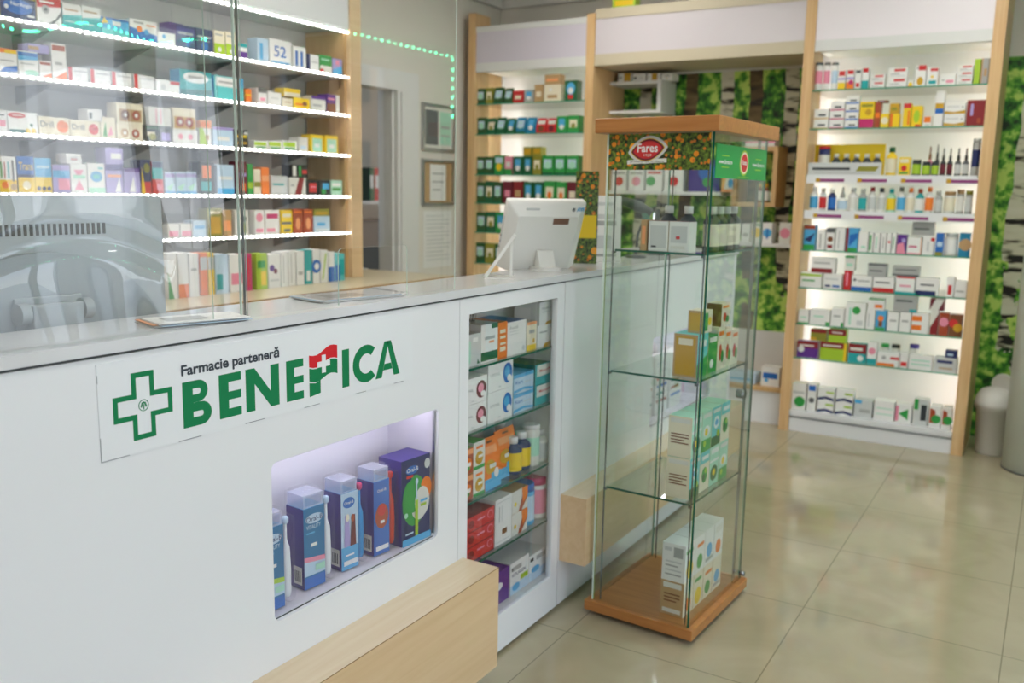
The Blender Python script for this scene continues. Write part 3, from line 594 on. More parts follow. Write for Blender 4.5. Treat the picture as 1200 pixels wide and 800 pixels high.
row('third shelf behind counter', 'y', PY, LZ[2], [
 (0, 9, 129, 'white box with pink text', 'white', 'r 0 .25 .8 .55 pink;r 0 .75 .7 .82 dgrey'),
 (10, 45, 131, 'white box with red oval', 'white', 'e .3 .82 .3 .13 red;r .15 .8 .5 .84 white;r .02 0 .6 .15 dteal;c .85 .12 .12 yellow;c .78 .4 .08 dgreen;c .65 .1 .12 yellow'),
 (46, 82, 137, 'white box with orange disc', 'cream', 't Drill .04 .42 .48 .75 dgrey;c .78 .5 .35 orange;r .6 .5 .95 .54 rust;c .84 .75 .07 peach'),
 (83, 118, 141, 'white box with red disc', 'cream', 't Drill .04 .42 .48 .75 dgrey;c .78 .5 .33 red;r .6 .5 .95 .54 dred;c .84 .72 .07 pink'),
 (119, 136, 137, 'pale box with green leaf', 'cream', 'p .1 .1 .3 .8 .4 .1 green;p .4 .1 .7 .6 .8 .2 pink'),
 (103, 120, 128, 'small white box', 'white', 'r .1 .2 .3 .7 dgrey', {'s': 1}),
 (137, 168, 145, 'white box with brown discs', 'cream', 'c .3 .42 .28 tan;c .72 .42 .28 rust;c .3 .42 .12 white;c .72 .42 .12 white'),
 (137, 168, 121, 'white box with brown discs', 'cream', 'r .1 .1 .95 .7 tan;c .32 .42 .24 brown;c .74 .42 .24 rust;c .32 .42 .1 white;c .74 .42 .1 white', {'s': 1}),
 (171, 187, 147, 'dark box with pale label', 'ink', 'r .1 .35 .7 .6 cream;e .5 .3 .3 .2 olive;r 0 .8 1 .95 dgreen'),
 (188, 201, 148, 'grey-brown box', 'dgrey', 'r .1 .1 .9 .6 lilac'),
 (175, 201, 126, 'pinkish white box', 'offw', 'r .3 .1 .35 .9 pink;r .5 .1 .55 .9 pink', {'s': 1}),
 (203, 232, 152, 'white box with red dots', 'white', 'c .3 .5 .2 pink;c .7 .5 .2 pink'),
 (203, 230, 127, 'orange-brown discs box', 'cream', 'r .05 .05 .98 .6 gold;c .3 .35 .25 rust;c .7 .35 .25 rust;c .3 .35 .1 white;c .7 .35 .1 white', {'s': 1}),
 (234, 248, 150, 'lime and white box', 'white', 'p 0 0 .7 0 .3 1 0 1 lime;r .5 .3 .8 .6 tan'), (235, 248, 141, 'small orange box', 'peach', 'r 0 .2 .8 .7 orange', {'s': 1}),
 (250, 274, 149, 'pale lilac box', 'pale', 'r 0 .85 1 1 lilac;r .2 .3 .8 .5 white'), (276, 291, 152, 'black and yellow box', 'black', 'r 0 .55 .9 .7 yellow;r 0 .2 .9 .32 gold;r .7 .75 1 .9 lgrey')]+[
 (a, a+16, 165, 'low green and white box', 'white', 'r .0 .4 .9 .85 lime;r .1 .1 .9 .3 green') for a in (298, 315, 332)]+[
 (350, 361, 161, 'narrow pale box', 'offw', 'r .2 .2 .8 .4 pale'), (364, 379, 158, 'yellow-edged pale green box', 'yellow', 'r .15 .05 .9 .8 mint;r .3 .3 .7 .5 white'), (381, 396, 159, 'yellow-edged pale green box', 'yellow', 'r .15 .05 .9 .8 mint;r .3 .3 .7 .5 white')],
 'boxes on the LED shelves behind the counter')
row('fourth shelf behind counter', 'y', PY, LZ[3], [
 (0, 21, 183, 'white pencil-print box', 'white,violet,violet', 'r 0 0 1 .35 yellow;r .1 .4 .18 .85 green;r .3 .4 .38 .85 rust;r .5 .4 .58 .85 teal;r .75 .3 .85 .9 dgrey;c .3 .2 .1 orange;c .8 .15 .1 tan'),
 (22, 42, 183, 'bright blue box, yellow word', 'blue,navy', 'r 0 0 1 .42 yellow;t Trans .08 .62 .92 .84 yellow;c .5 .2 .12 cream;r 0 .42 1 .5 navy'),
 (42, 62, 185, 'yellow box with sky blue top', 'yellow', 'r 0 .45 1 1 sky;r .1 .7 .9 .78 pale;c .2 .12 .06 navy;c .5 .12 .06 navy;c .8 .12 .06 navy'),
 (63, 83, 193, 'pink and blue box', 'lilac', 'r .3 .1 1 .5 pink;r 0 .55 1 .8 sky'),
 (84, 103, 192, 'white box with red hourglass', 'white', 'p .2 .8 .8 .8 .5 .45 pink;p .5 .45 .8 .1 .2 .1 pink;r .15 .5 .9 .62 mint'),
 (78, 96, 180, 'small white box with pill print', 'white', 'e .5 .5 .3 .25 lgrey;r .3 .4 .7 .5 red', {'s': 1}),
 (104, 124, 191, 'white box with blue oval', 'white', 'e .5 .55 .35 .18 sky;e .5 .55 .22 .08 aqua;r 0 0 1 .18 mint;r .6 .8 .9 .86 aqua'),
 (125, 145, 195, 'violet box with cat shape', 'lilac', 'p .5 .05 .9 .05 .8 .6 white;r .1 .6 .9 .7 peach;r 0 .85 1 1 violet'),
 (124, 145, 173, 'violet box', 'lilac', 'r .3 .4 .9 .7 white;r 0 0 1 .1 violet', {'s': 1}),
 (146, 165, 197, 'violet box with white cat', 'lilac', 'p .3 .05 .7 .05 .6 .7 white;r 0 .85 1 1 purple'),
 (166, 178, 187, 'navy, yellow and red box', 'navy', 'r 0 0 1 .35 red;p 0 0 .4 0 .1 .8 yellow;e .6 .75 .3 .15 olive'), (179, 192, 189, 'red box with teal top', 'red', 'r 0 .45 1 .8 teal;r 0 .8 1 1 navy;e .6 .2 .25 .12 pink')]+[
 (a, a+12, 201, 'blue-lilac box', 'pale', 'r 0 .75 1 .92 lilac;p .1 .3 .9 .5 .5 .1 mint;r 0 0 1 .12 sky') for a in (194, 207, 219)]+[
 (234, 252, 190, 'dark box with orange square', 'ink', 'r .2 .5 .8 .9 orange;r .1 .1 .8 .4 teal'), (255, 275, 193, 'tall pale blue box', 'pale', 'r .1 .5 .9 .6 white;r 0 0 1 .2 sky'),
 (280, 290, 189, 'maroon and orange box', 'maroon', 'r .2 .1 .8 .35 orange;r .1 .55 .9 .65 lilac'), (291, 297, 192, 'narrow green box', 'green', 'r 0 .2 1 .4 lime'), (298, 306, 198, 'beige box', 'cream', 'r 0 .3 1 .5 olive'),
 (307, 316, 196, 'orange and pink box', 'orange', 'r 0 .5 1 .7 peach'), (318, 337, 206, 'grey-white box', 'lgrey', 'r .1 .5 .8 .6 teal'), (339, 359, 208, 'white and red box', 'offw', 'p .3 0 .7 0 .9 1 .6 1 dred;r .1 .5 .3 .6 grey'),
 (341, 361, 193, 'black box, red and green mark', 'black', 'r .1 .1 .3 .9 offw;r .45 .1 .6 .9 green;r .65 .3 .95 .6 red', {'s': 1}),
 (360, 373, 211, 'black and red box', 'black', 'r .2 .2 .85 .8 red;r .3 .5 .8 .6 pink'), (374, 387, 211, 'black box with cyan label', 'black', 'r .3 .4 .9 .8 sky;r .2 .1 .6 .4 green'), (388, 401, 211, 'mint and white box', 'mint', 'r .1 .3 .9 .5 green;r .1 .6 .9 .8 white')],
 'boxes on the LED shelves behind the counter')
row('fifth shelf behind counter', 'y', PY, LZ[4], [
 (60, 84, 250, 'blue and white box', 'white', 'r 0 0 1 .4 sky'), (86, 110, 247, 'white box with green stripe', 'white', 'r 0 .3 1 .5 green'), (112, 134, 250, 'yellow and white box', 'cream', 'r 0 0 1 .3 yellow'), (136, 158, 246, 'pink box', 'pink', 'r 0 .6 1 .8 white'), (160, 190, 250, 'white and navy box', 'white', 'r 0 0 1 .3 navy'),
 (197, 211, 262, 'pink and white low box', 'offw', 'r .1 .1 .9 .5 pink'), (212, 226, 262, 'pink and white low box', 'offw', 'r .1 .1 .9 .5 pink'), (227, 242, 258, 'pale blue low box', 'pale', 'r .1 .5 .9 .7 sky'),
 (244, 261, 244, 'khaki-yellow box', 'olive', 'r .1 .1 .9 .7 gold;r .1 .8 .9 .9 cream'), (262, 272, 246, 'tan and cream box', 'tan', 'r .1 .2 .9 .6 peach'), (276, 292, 246, 'white box with dark bottle print', 'offw', 'r .5 .1 .8 .5 olive;c .65 .65 .12 ink'),
 (299, 310, 246, 'white box with pink circle', 'white', 'c .5 .7 .18 pink;r .1 .1 .9 .25 pink'), (311, 328, 246, 'white box with pink band', 'white', 'r .1 .65 .9 .85 magenta;r .1 .1 .7 .25 pink'), (330, 343, 246, 'yellow box with dark text', 'yellow', 'r 0 .4 .9 .5 dgrey;r .1 .7 .9 .85 cream;r .2 .1 .8 .2 dgrey'),
 (344, 355, 245, 'orange-brown box', 'rust', 'e .5 .4 .25 .25 peach;r .1 .85 .9 .92 orange'), (356, 367, 245, 'orange-brown box', 'rust', 'e .5 .4 .25 .25 peach;r .1 .85 .9 .92 orange'), (368, 387, 253, 'pale blue box with logo', 'pale', 'r .2 .4 .7 .6 sky;r .1 .1 .9 .2 white'), (368, 386, 245, 'flat olive box', 'olive', 'r .1 .2 .9 .6 gold', {'s': 1})],
 'boxes on the LED shelves behind the counter')
# worktop and base cabinets below the shelving
ZW = .985
t = tag(empty('base_cabinets'), 'pale base cabinet run below the wall shelving', 'cabinet')
b = MB(); b.box(.6, 4.45, 3.22, 3.98, 0, ZW-.045, M_PANEL); b.build('carcass', t)
for k in range(7):
    b = MB(); b.box(.62+k*.545, 1.155+k*.545, 3.20, 3.219, .08, ZW-.06, M_WHITE); d_ = b.build('door', t); b = MB(); b.tube([(1.1+k*.545, 3.19, .6), (1.1+k*.545, 3.19, .75)], .005, M_ALU); b.build('handle', d_)
b = MB(); b.box(.6, 4.56, 3.15, 3.99, ZW-.042, ZW, M_OAKX, front=wood('oak_edge', 'A98250', 'BE9764', 'X'), top=mat('worktop_top', hexc('C9BC9E'), .3, noise=.05)); tag(b.build('worktop'), 'oak-edged worktop under the wall shelving behind counter', 'worktop')
row('worktop behind counter', 'y', 3.46, ZW, [
 (198, 209, 297, 'white box, green corner', 'white', 'p 0 0 .6 0 0 .6 green'), (210, 222, 296, 'white box with orange base', 'white', 'r 0 0 1 .3 orange'), (223, 234, 297, 'white box', 'white', 'r .2 .6 .8 .66 grey'), (236, 244, 296, 'orange box', 'orange', 'r 0 .6 1 .9 lgrey'), (245, 252, 296, 'yellow box', 'yellow', 'r 0 .6 1 .9 lgrey'), (253, 268, 298, 'pale blue box', 'pale', 'r .1 .1 .6 .5 teal'),
 (270, 287, 298, 'white and pink box', 'white', 'r .1 .2 .9 .5 pink'), (289, 296, 297, 'magenta box', 'magenta', 'r .3 .1 .6 .9 red'), (301, 314, 297, 'lime and yellow box', 'lime', 'r .4 .1 .9 .5 yellow;r .1 .6 .8 .8 green'), (315, 329, 298, 'white box, purple dots', 'white', 'c .3 .6 .1 purple;c .6 .5 .08 maroon;r .1 .2 .9 .26 lgrey'),
 (330, 338, 295, 'slim white box', 'white', 'r .3 .1 .4 .9 grey'), (339, 347, 294, 'slim white box', 'white', 'r .3 .1 .4 .9 grey'), (348, 357, 294, 'slim white box', 'white', 'r .2 .3 .8 .4 grey'), (358, 366, 293, 'teal and white box', 'teal', 'r .2 .1 .7 .4 white'), (367, 375, 292, 'white box with blue C', 'white', 'c .5 .5 .2 blue;c .56 .5 .1 white'),
 (376, 384, 293, 'white box with lime stripe', 'white', 'p .2 .1 .4 .1 .9 .9 .7 .9 lime'), (385, 392, 295, 'blue and white box', 'white', 'r 0 0 1 .5 blue'), (393, 404, 297, 'teal and blue box', 'aqua', 'r 0 0 .5 .6 blue;r .5 .2 1 .8 teal')], 'boxes standing on the back worktop')
b = MB()
for k in range(4): b.box(-.11+.01*k, .13, -.09, .085+.006*k, .0012*k, .001+.0012*k, 'white')
o = b.build('paper_sheets'); p = on_z(405, 316, ZW); o.location = (p.x, p.y, ZW); o.rotation_euler = (0, 0, .2); tag(o, 'loose white papers on the end of the back worktop', 'papers')
# storeroom seen through the door
t = tag(empty('office_shelf', (6.75, 5.6, 0)), 'dark shelf rack with binders seen through the doorway', 'shelf')
b = MB(); b.box(-.5, 1.0, 0, .4, 1.36, 1.39, M_GREYP); b.box(-.5, 1.0, 0, .4, 1.19, 1.21, M_DARK); b.box(-.52, -.5, 0, .4, 0, 2.1, M_DARK); b.box(1.0, 1.02, 0, .4, 0, 2.1, M_DARK); b.build('frame', t)
b = MB(); b.box(-.5, 1.0, .02, .38, 0, 1.19, mat('dark_cabinet', hexc('4C4F4C'), .5)); b.build('cabinet_body', t)
for k, c_ in enumerate(('dgreen', 'red', 'blue', 'dteal')):
    b = MB(); b.box(0, .07, 0, .26, 0, .31, c_); b.box(.012, .058, -.001, 0, .12, .24, 'white'); o = b.build('ring_binder'); o.location = (6.70+.078*k, 5.62, 1.3905); tag(o, f"{['dark green', 'red', 'blue', 'teal'][k]} ring binder on the storeroom shelf", 'binder', 'storeroom binders')
# framed certificates on the wall
def frame(name, x0, x1, z0, z1, inner, label, fcol):
    t = tag(empty(name, ((x0+x1)/2, 3.998, z0)), label, 'picture frame'); w_ = (x1-x0)/2; h = z1-z0; b = MB()
    for a in ((-w_, w_, 0, .02), (-w_, w_, h-.02, h), (-w_, -w_+.02, .02, h-.02), (w_-.02, w_, .02, h-.02)): b.box(a[0], a[1], -.02, 0, a[2], a[3], fcol)
    b.build('frame', t); b = MB(); mkbox(b, 2*w_-.04, .005, h-.04, 'offw', inner); o = b.build('certificate', t); o.location = (0, -.008, .02)
frame('certificate_frame', 5.34, 5.74, 1.785, 2.12, 'r .06 .08 .5 .92 dgrey;r .56 .1 .95 .9 mint;r .6 .5 .9 .56 grey;r .6 .3 .9 .34 grey', 'upper framed certificate with dark left half on back wall', M_ALU)
frame('certificate_frame', 5.34, 5.74, 1.39, 1.725, 'r 0 0 1 1 tan;r .22 .05 .78 .95 white;r .3 .7 .7 .74 grey;r .3 .5 .7 .54 grey;r .3 .3 .6 .34 grey', 'lower framed certificate with brown mat on back wall', M_ALU)
b = MB(); mkbox(b, .36, .002, .42, 'white', ';'.join(f'r .08 {.9-.07*k:.2f} {.9 if k%3 else .7} {.92-.07*k:.2f} lgrey' for k in range(12))); o = b.build('wall_notice'); o.location = (5.55, 3.995, .93); tag(o, 'white printed notice below the two framed certificates', 'notice')
# ------------------------------------------------------------------ tea shelving (far left unit), middle recess, right display
XF = 5.83; XB = 6.28
M_HEAD = emis('backlit_header', hexc('E2DCE0'), HEAD_E); M_HEADM = mat('white_gloss_header', hexc('CFC8CC'), .25); M_WARMLIP = mat('warm_lit_lip', hexc('C4B9A0'), .5); M_HEADG = mat('unlit_header', hexc('D2CCD8'), .3)  # lip colour carries the warm light falling on the header
def display(name, y0, y1, shelves, zb, ztop, head, label, dark=False, posts=(1, 1), kick=True):
    t = tag(empty(name, (XF, (y0+y1)/2, 0)), label, 'display shelving'); cy = (y0+y1)/2
    def B(b, n, par=t): o = b.build(n, par); o.location = (-XF, -cy, 0) if par is t else (0, 0, 0); return o
    for k, (ya, yb) in enumerate(((y1, y1+.062), (y0-.062, y0))):
        if posts[k]: b = MB(); b.box(XF-.01, XF+.19, ya, yb, 0, ztop+(.10 if k == 0 else .02), M_OAK); yo = (yb-.012, yb) if k == 0 else (ya, ya+.012); b.box(XF+.19, 6.35, yo[0], yo[1], 0, ztop, M_OAK); B(b, 'side_panel')
    b = MB(); b.box(XB, XB+.02, y0-.049, y1+.049, zb, 2.42, M_GREYP if dark else M_WHITE); B(b, 'back_panel')
    if kick: b = MB(); b.box(XF+.01, XB, y0+.001, y1-.001, 0, zb-.03, M_WHITE); b.box(XF, XB, y0+.001, y1-.001, zb-.03, zb, M_WHITE); b.box(XF+.005, XF+.01, y0, y1, .09, .094, M_DARK); B(b, 'base')
    for z in shelves:
        b = MB(); b.box(XF+.005, XB-.002, y0+.002, y1-.002, z-.008, z, M_SGLASS); b.box(XF+.003, XF+.005, y0+.002, y1-.002, z-.008, z, M_EDGE); B(b, 'glass_shelf')
    b = MB(); b.box(XF+.01, XB, y0+.001, y1-.001, 2.39, 2.41, M_PANEL); b.box(XF, XF+.018, y0+.001, y1-.001, 2.44, ztop, head); b.box(XF-.004, XB, y0+.001, y1-.001, ztop-.04, ztop, M_PANEL); b.box(XF-.004, XF+.02, y0+.001, y1-.001, 2.375, 2.44, M_PANEL); B(b, 'header')
    for ya in (y0-.040, y1+.029): b = MB(); b.box(XF+.20, XF+.22, ya, ya+.02, zb+.02, 2.36, M_VLED); B(b, 'light_tube')
    b = MB(); b.box(XF+.02, XF+.03, y0+.01, y1-.01, 2.3885, 2.3895, M_PANEL); B(b, 'header_lip')
    return t
TZ = (2.145, 1.925, 1.627, 1.413, 1.193, .958, .72, .48)
display('tea_shelving', 2.935, 3.855, TZ, .2, 2.70, M_HEADG, 'oak and glass tea shelving against the far wall, left of forest wallpaper', dark=False)
RZ = (2.148, 1.918, 1.637, 1.42, 1.176, .938, .706, .487)
rt = display('product_display', .424, 1.386, RZ, .137, 2.78, M_HEAD, 'oak-framed bright white display unit at right full of medicines')
for z in RZ[2:4]:
    b = MB(); b.box(XF-.003, XF, .43, 1.38, z-.05, z+.002, M_WHITE); rl = b.build('price_rail', rt); rl.location = (-XF, -.905, 0)
    for k in range(4):
        b = MB(); ya = 1.31-k*.245; b.box(XF-.005, XF-.0031, ya-.155, ya, z-.04, z-.022, M_PURPLE); b.box(XF-.006, XF-.0045, ya-.012, ya+.012, z-.042, z-.018, 'gold'); b.build('price_label', rl)
for z in TZ[2:4]:
    pass
# header over the middle recess
t = tag(empty('gloss_header_box', (XF, 2.2, 2.4)), 'glossy white header box spanning above the forest wallpaper recess', 'header')  # plain gloss panel, reflects only and emits nothing
b = MB(); b.box(0, .02, -.75, .67, .045, .28, M_HEADM); b.box(-.006, .40, -.75, .67, .28, .345, M_WARMLIP); b.build('front_panel', t)
b = MB(); b.box(-.006, .5, -.75, .67, -.03, .045, M_WARMLIP); b.box(.48, .5, -.75, .67, .045, .28, M_PANEL); b.build('casing', t)
b = MB(); mkbox(b, .17, .08, .09, 'lime', 'r .1 .2 .9 .6 yellow;r .3 .65 .7 .8 orange'); o = b.build('carton'); o.location = (XF+.05, 2.69, 2.7455); o.rotation_euler = (0, 0, -math.pi/2); tag(o, 'lime and yellow box lying on top of the glossy header', 'box')
GT = 'green tea boxes on the oak tea shelving'
TL = ['r .15 .35 .85 .8 pale;e .5 .5 .28 .2 mint;r 0 0 1 .12 dgreen', 'r .15 .3 .85 .75 cream;e .5 .4 .2 .15 olive', 'r .2 .4 .8 .85 sky;e .5 .35 .25 .15 white', 'r .1 .15 .9 .6 lgrey;r .2 .7 .8 .85 white']
def teas(x0, x1, n, top, cols, jit=1):
    out = []; w_ = (x1-x0)/n
    for k in range(n):
        c_, lk, li = cols[k % len(cols)]; out.append((x0+k*w_, x0+(k+1)*w_-.3, top+random.uniform(-jit, jit), lk, c_, TL[li]))
    return out
row("tea unit's top shelf", 'x', XF+.03, TZ[0], [(558, 568, 104, 'grey-green box', 'foliage', TL[0]), (569, 577, 103, 'yellow-green slim box', 'olive', TL[1]), (578, 589, 102, 'dark green pouch', 'foliage', TL[0], {'k': 'pouch'}), (590, 600, 103, 'dark green pouch', 'foliage', TL[0], {'k': 'pouch'}), (601, 613, 106, 'red box', 'red', 'r .2 .3 .8 .6 cream'), (614, 625, 105, 'grey and green box', 'grey', TL[2]), (626, 636, 99, 'brown paper box', 'tan', 'r .2 .3 .8 .6 cream'), (637, 657, 99, 'cream box', 'cream', 'r .2 .2 .8 .4 tan;c .4 .7 .1 white'), (638, 656, 87, 'light brown box', 'tan', 'r .1 .3 .9 .6 peach', {'s': 1}), (661, 676, 94, 'green box with blue oval', 'dgreen', 'e .5 .6 .35 .3 sky;e .5 .5 .2 .15 white;r .3 .1 .7 .3 red')], GT, .08, 'tea')
row("tea unit's second shelf", 'x', XF+.03, TZ[1], [(559, 569, 138, 'dark green box', 'foliage', TL[0]), (570, 580, 138, 'green pouch with white oval', 'dgreen', TL[1], {'k': 'pouch'}), (581, 592, 137, 'green pouch with white oval', 'dgreen', TL[0], {'k': 'pouch'}), (593, 603, 138, 'green pouch with white oval', 'dgreen', TL[2], {'k': 'pouch'}), (604, 615, 137, 'teal green pouch', 'bluegreen', TL[0], {'k': 'pouch'}), (616, 627, 137, 'teal green pouch', 'bluegreen', TL[2], {'k': 'pouch'}), (628, 639, 138, 'red pouch', 'red', 'r .1 .6 .9 .85 offw;e .5 .3 .3 .2 brown', {'k': 'pouch'}), (640, 651, 138, 'red pouch', 'red', 'r .1 .6 .9 .85 offw;e .5 .3 .3 .2 maroon', {'k': 'pouch'}), (652, 664, 136, 'leaf green box', 'green', TL[2]), (665, 678, 135, 'leaf green box', 'green', TL[1])], GT, .08, 'tea')
row("tea unit's third shelf", 'x', XF+.03, TZ[2], teas(558, 578, 2, 184, [('foliage', 'grey-green box', 0)])+[(579, 590, 182, 'green and yellow box', 'green', 'r .1 .6 .9 .9 pale;e .5 .4 .3 .2 yellow'), (591, 600, 183, 'pink and green box', 'pink', 'r 0 0 1 .3 green;r .2 .4 .8 .7 offw'), (601, 612, 183, 'green box with sky blue label', 'dgreen', TL[2]), (613, 623, 183, 'green box with sky blue label', 'dgreen', TL[2]), (624, 634, 182, 'olive green box', 'olive', TL[1]), (635, 648, 182, 'green box with grey flower', 'green', TL[0]), (649, 662, 182, 'green box with grey flower', 'green', TL[0]), (663, 677, 182, 'green box with grey flower', 'green', TL[0]), (613, 623, 172, 'olive yellow box', 'olive', 'r .1 .2 .9 .8 gold', {'s': 1}), (624, 634, 172, 'olive yellow box', 'olive', 'r .1 .2 .9 .8 gold', {'s': 1})], GT, .08, 'tea')
row("tea unit's fourth shelf", 'x', XF+.03, TZ[3], teas(558, 588, 3, 213, [('foliage', 'grey-green box', 0), ('dgreen', 'dark green box', 1)])+[(589, 600, 212, 'red-violet box', 'maroon', 'r .2 .3 .8 .6 pink'), (601, 612, 212, 'red-brown box', 'dred', 'r .2 .3 .8 .6 tan'), (613, 624, 213, 'green box, pale panel', 'dgreen', TL[2]), (625, 636, 213, 'green box, pale panel', 'dgreen', TL[2]), (637, 650, 212, 'green box with orange photo', 'green', 'r .15 .3 .85 .75 cream;e .5 .4 .2 .15 orange'), (651, 663, 213, 'green box with orange photo', 'green', 'r .15 .3 .85 .75 cream;e .5 .4 .2 .15 orange'), (664, 676, 213, 'maroon box', 'maroon', 'r .2 .3 .8 .6 cream')], GT, .08, 'tea')
row("tea unit's fifth shelf", 'x', XF+.03, TZ[4], teas(558, 603, 4, 249, [('foliage', 'grey-green box', 0), ('dgreen', 'dark green box', 1), ('green', 'bright green box', 2)])+teas(604, 676, 6, 249, [('dgreen', 'deep green box', 2), ('olive', 'olive box', 1)]), GT, .08, 'tea')
row("tea unit's sixth shelf", 'x', XF+.03, TZ[5], teas(557, 602, 4, 285, [('foliage', 'grey-green box', 0), ('olive', 'olive box', 1)])+teas(604, 676, 6, 285, [('dgreen', 'deep green box', 2), ('foliage', 'dull green box', 1)]), GT, .08, 'tea')
# ---------------- right display rows
GR = 'products on the bright right display'
WR = 'r .3 .6 .9 .85 red;r .1 .3 .6 .4 grey;r .1 .1 .9 .18 lgrey'
row("right display's top shelf", 'x', XF+.03, RZ[0], [
 (953, 962, 73, 'tall white canister', 'white,pink,dgrey', '', {'k': 'tube'}), (963, 971, 73, 'tall white canister', 'white,pink,dgrey', '', {'k': 'tube'}), (972, 980, 73, 'tall white canister', 'white,pale,dgrey', '', {'k': 'tube'}),
 (981, 990, 82, 'white box, yellow base', 'white', 'r 0 0 1 .35 yellow;r .1 .7 .9 .95 red;r 0 .5 1 .6 lilac'), (991, 1000, 81, 'white box, orange base', 'white', 'r 0 0 1 .35 orange;r .1 .75 .9 .95 red;r 0 .5 1 .6 lilac;c .6 .35 .12 magenta'), (1001, 1008, 81, 'slim white box, red tip', 'white', 'r .1 .8 .9 .95 dgrey;r .2 .1 .8 .3 red'), (1009, 1017, 80, 'white box, teal base', 'white', 'r 0 0 1 .4 teal;r .1 .8 .9 1 red'),
 (1019, 1036, 87, 'low white box with red label', 'white', WR, {'n': 2}), (1040, 1062, 79, 'wide white box, red label', 'white', WR, {'n': 2}), (1063, 1070, 94, 'small yellow box', 'white', 'c .5 .4 .3 yellow;r 0 0 1 .15 orange'), (1071, 1084, 76, 'white box with red top', 'white', 'r .3 .75 1 .98 red;r .1 .8 .25 .9 grey;e .5 .25 .3 .2 gold'), (1085, 1098, 79, 'white box, red strip', 'white', 'r .3 .8 1 .95 red;r .2 .1 .9 .3 teal;c .5 .5 .08 yellow'),
 (1101, 1119, 86, 'low white box', 'white', 'r .4 .2 .9 .45 pink;r .1 .4 .3 .5 grey'), (1121, 1139, 76, 'flat white box with red label', 'white', WR, {'n': 3}), (1140, 1147, 69, 'lime green box', 'lime', ''), (1148, 1157, 68, 'grey-brown box', 'grey', 'r 0 0 .2 1 tan;r .4 .3 .8 .6 tan')], GR, .07)
row("right display's second shelf", 'x', XF+.03, RZ[1], [
 (953, 970, 128, 'low white box with gold line', 'white', 'r .3 .3 .8 .5 ink;r 0 0 1 .12 gold', {'n': 2}), (971, 988, 119, 'low white box, magenta line', 'white', 'r .3 .3 .8 .5 ink;r 0 0 1 .15 magenta', {'n': 3}), (989, 1005, 112, 'low white box with blue line', 'white', 'r .3 .3 .8 .5 ink;r 0 0 1 .18 blue', {'n': 4}),
 (1006, 1023, 119, 'yellow box, magenta base', 'yellow', 'r 0 0 1 .35 magenta;c .6 .6 .12 gold;r .1 .8 .9 .9 olive'), (1024, 1030, 120, 'slim orange-red box', 'rust', 'r 0 .4 1 .6 orange'), (1031, 1041, 133, 'low yellow box', 'yellow', 'c .5 .5 .25 cream'), (1042, 1053, 133, 'low yellow box', 'yellow', 'r 0 0 .3 1 orange'), (1042, 1053, 121, 'mustard box', 'gold', 'r .2 .3 .8 .6 olive', {'s': 1}), (1028, 1040, 122, 'dark brown box', 'brown', 'r .2 .3 .7 .6 lilac', {'s': 1}),
 (1057, 1066, 121, 'red-topped yellow box', 'yellow', 'r 0 .8 1 1 red;r .6 .1 .9 .7 orange'), (1067, 1079, 124, 'yellow sunflower box', 'yellow', 'e .5 .5 .3 .3 lime;r .4 0 1 .12 red'), (1081, 1091, 136, 'small white box, orange patch', 'white', 'r .1 .4 .9 .95 orange;r .2 .1 .8 .2 grey'), (1094, 1104, 106, 'tall white box with blue band', 'white', 'r 0 .5 1 .65 gold;r 0 .36 1 .5 blue'),
 (1105, 1130, 120, 'white and gold box', 'white', 'p 0 .05 1 .05 1 .35 .5 .2 0 .3 gold;r .1 .6 .7 .7 lgrey;c .85 .6 .08 grey', {'n': 2}), (1131, 1153, 117, 'large dark red box', 'dred', 'r .2 .4 .35 .85 lilac;r .6 .1 .8 .3 rust')], GR, .07)
b = MB(); mkbox(b, .42, .10, .125, 'yellow', 'r 0 0 1 .05 gold'); 
row("right display's third shelf", 'x', XF+.07, RZ[2], [(956, 970, 171, 'red-capped white bottle', 'navy,offw,red', '', {'k': 'tube'})]+[(a, a+11, 180, 'small dark bottle, white label', 'ink,offw,offw', '', {'k': 'bottle'}) for a in (972, 984, 996, 1008, 1020)]+[
 (952, 1036, 169, 'wide yellow display tray', 'yellow', '', {'back': .08, 'd': .02, 'k': 'carton'}),
 (1036, 1049, 172, 'tall yellow bottle', 'yellow,cream,dgreen', '', {'k': 'bottle'}), (1052, 1065, 184, 'yellow carton with red emblem', 'yellow', 'c .5 .4 .15 red;r .1 .1 .9 .2 green;r .1 .7 .9 .9 cream'), (1067, 1078, 187, 'low yellow-label jar', 'ink,lime,ink', '', {'k': 'jar'}), (1079, 1089, 189, 'low yellow-label jar', 'ink,lime,ink', '', {'k': 'jar'}), (1090, 1099, 189, 'low yellow-label jar', 'ink,lime,ink', '', {'k': 'jar'}),
 (1100, 1107, 173, 'black dropper bottle', 'ink,maroon,black', '', {'k': 'dropper'}), (1108, 1115, 173, 'black dropper bottle', 'ink,maroon,black', '', {'k': 'dropper'}), (1117, 1125, 173, 'grey dropper bottle', 'dgrey,lgrey,black', '', {'k': 'dropper'}), (1126, 1134, 173, 'grey dropper bottle', 'dgrey,lgrey,black', '', {'k': 'dropper'}), (1136, 1146, 162, 'tall patterned tube', 'grey,navy,lgrey', '', {'k': 'tube'}),
 (1084, 1091, 171, 'mauve dropper bottle', 'pink,lilac,brown', '', {'k': 'dropper', 'back': .06}), (1093, 1099, 169, 'tall black dropper bottle', 'ink,ink,black', '', {'k': 'dropper', 'back': .06})], GR, .07)
b = MB(); mkbox(b, .43, .004, .075, 'lgrey', 'r .06 .4 .58 .6 ink;p .66 .3 .92 .3 .97 .7 .7 .7 olive;r .1 .15 .9 .2 grey'); o = b.build('shelf_card'); o.location = (XF+.012, 1.163, RZ[2]+.001); o.rotation_euler = (0, 0, -math.pi/2); tag(o, 'pale grey promotional card before the yellow tray', 'card')
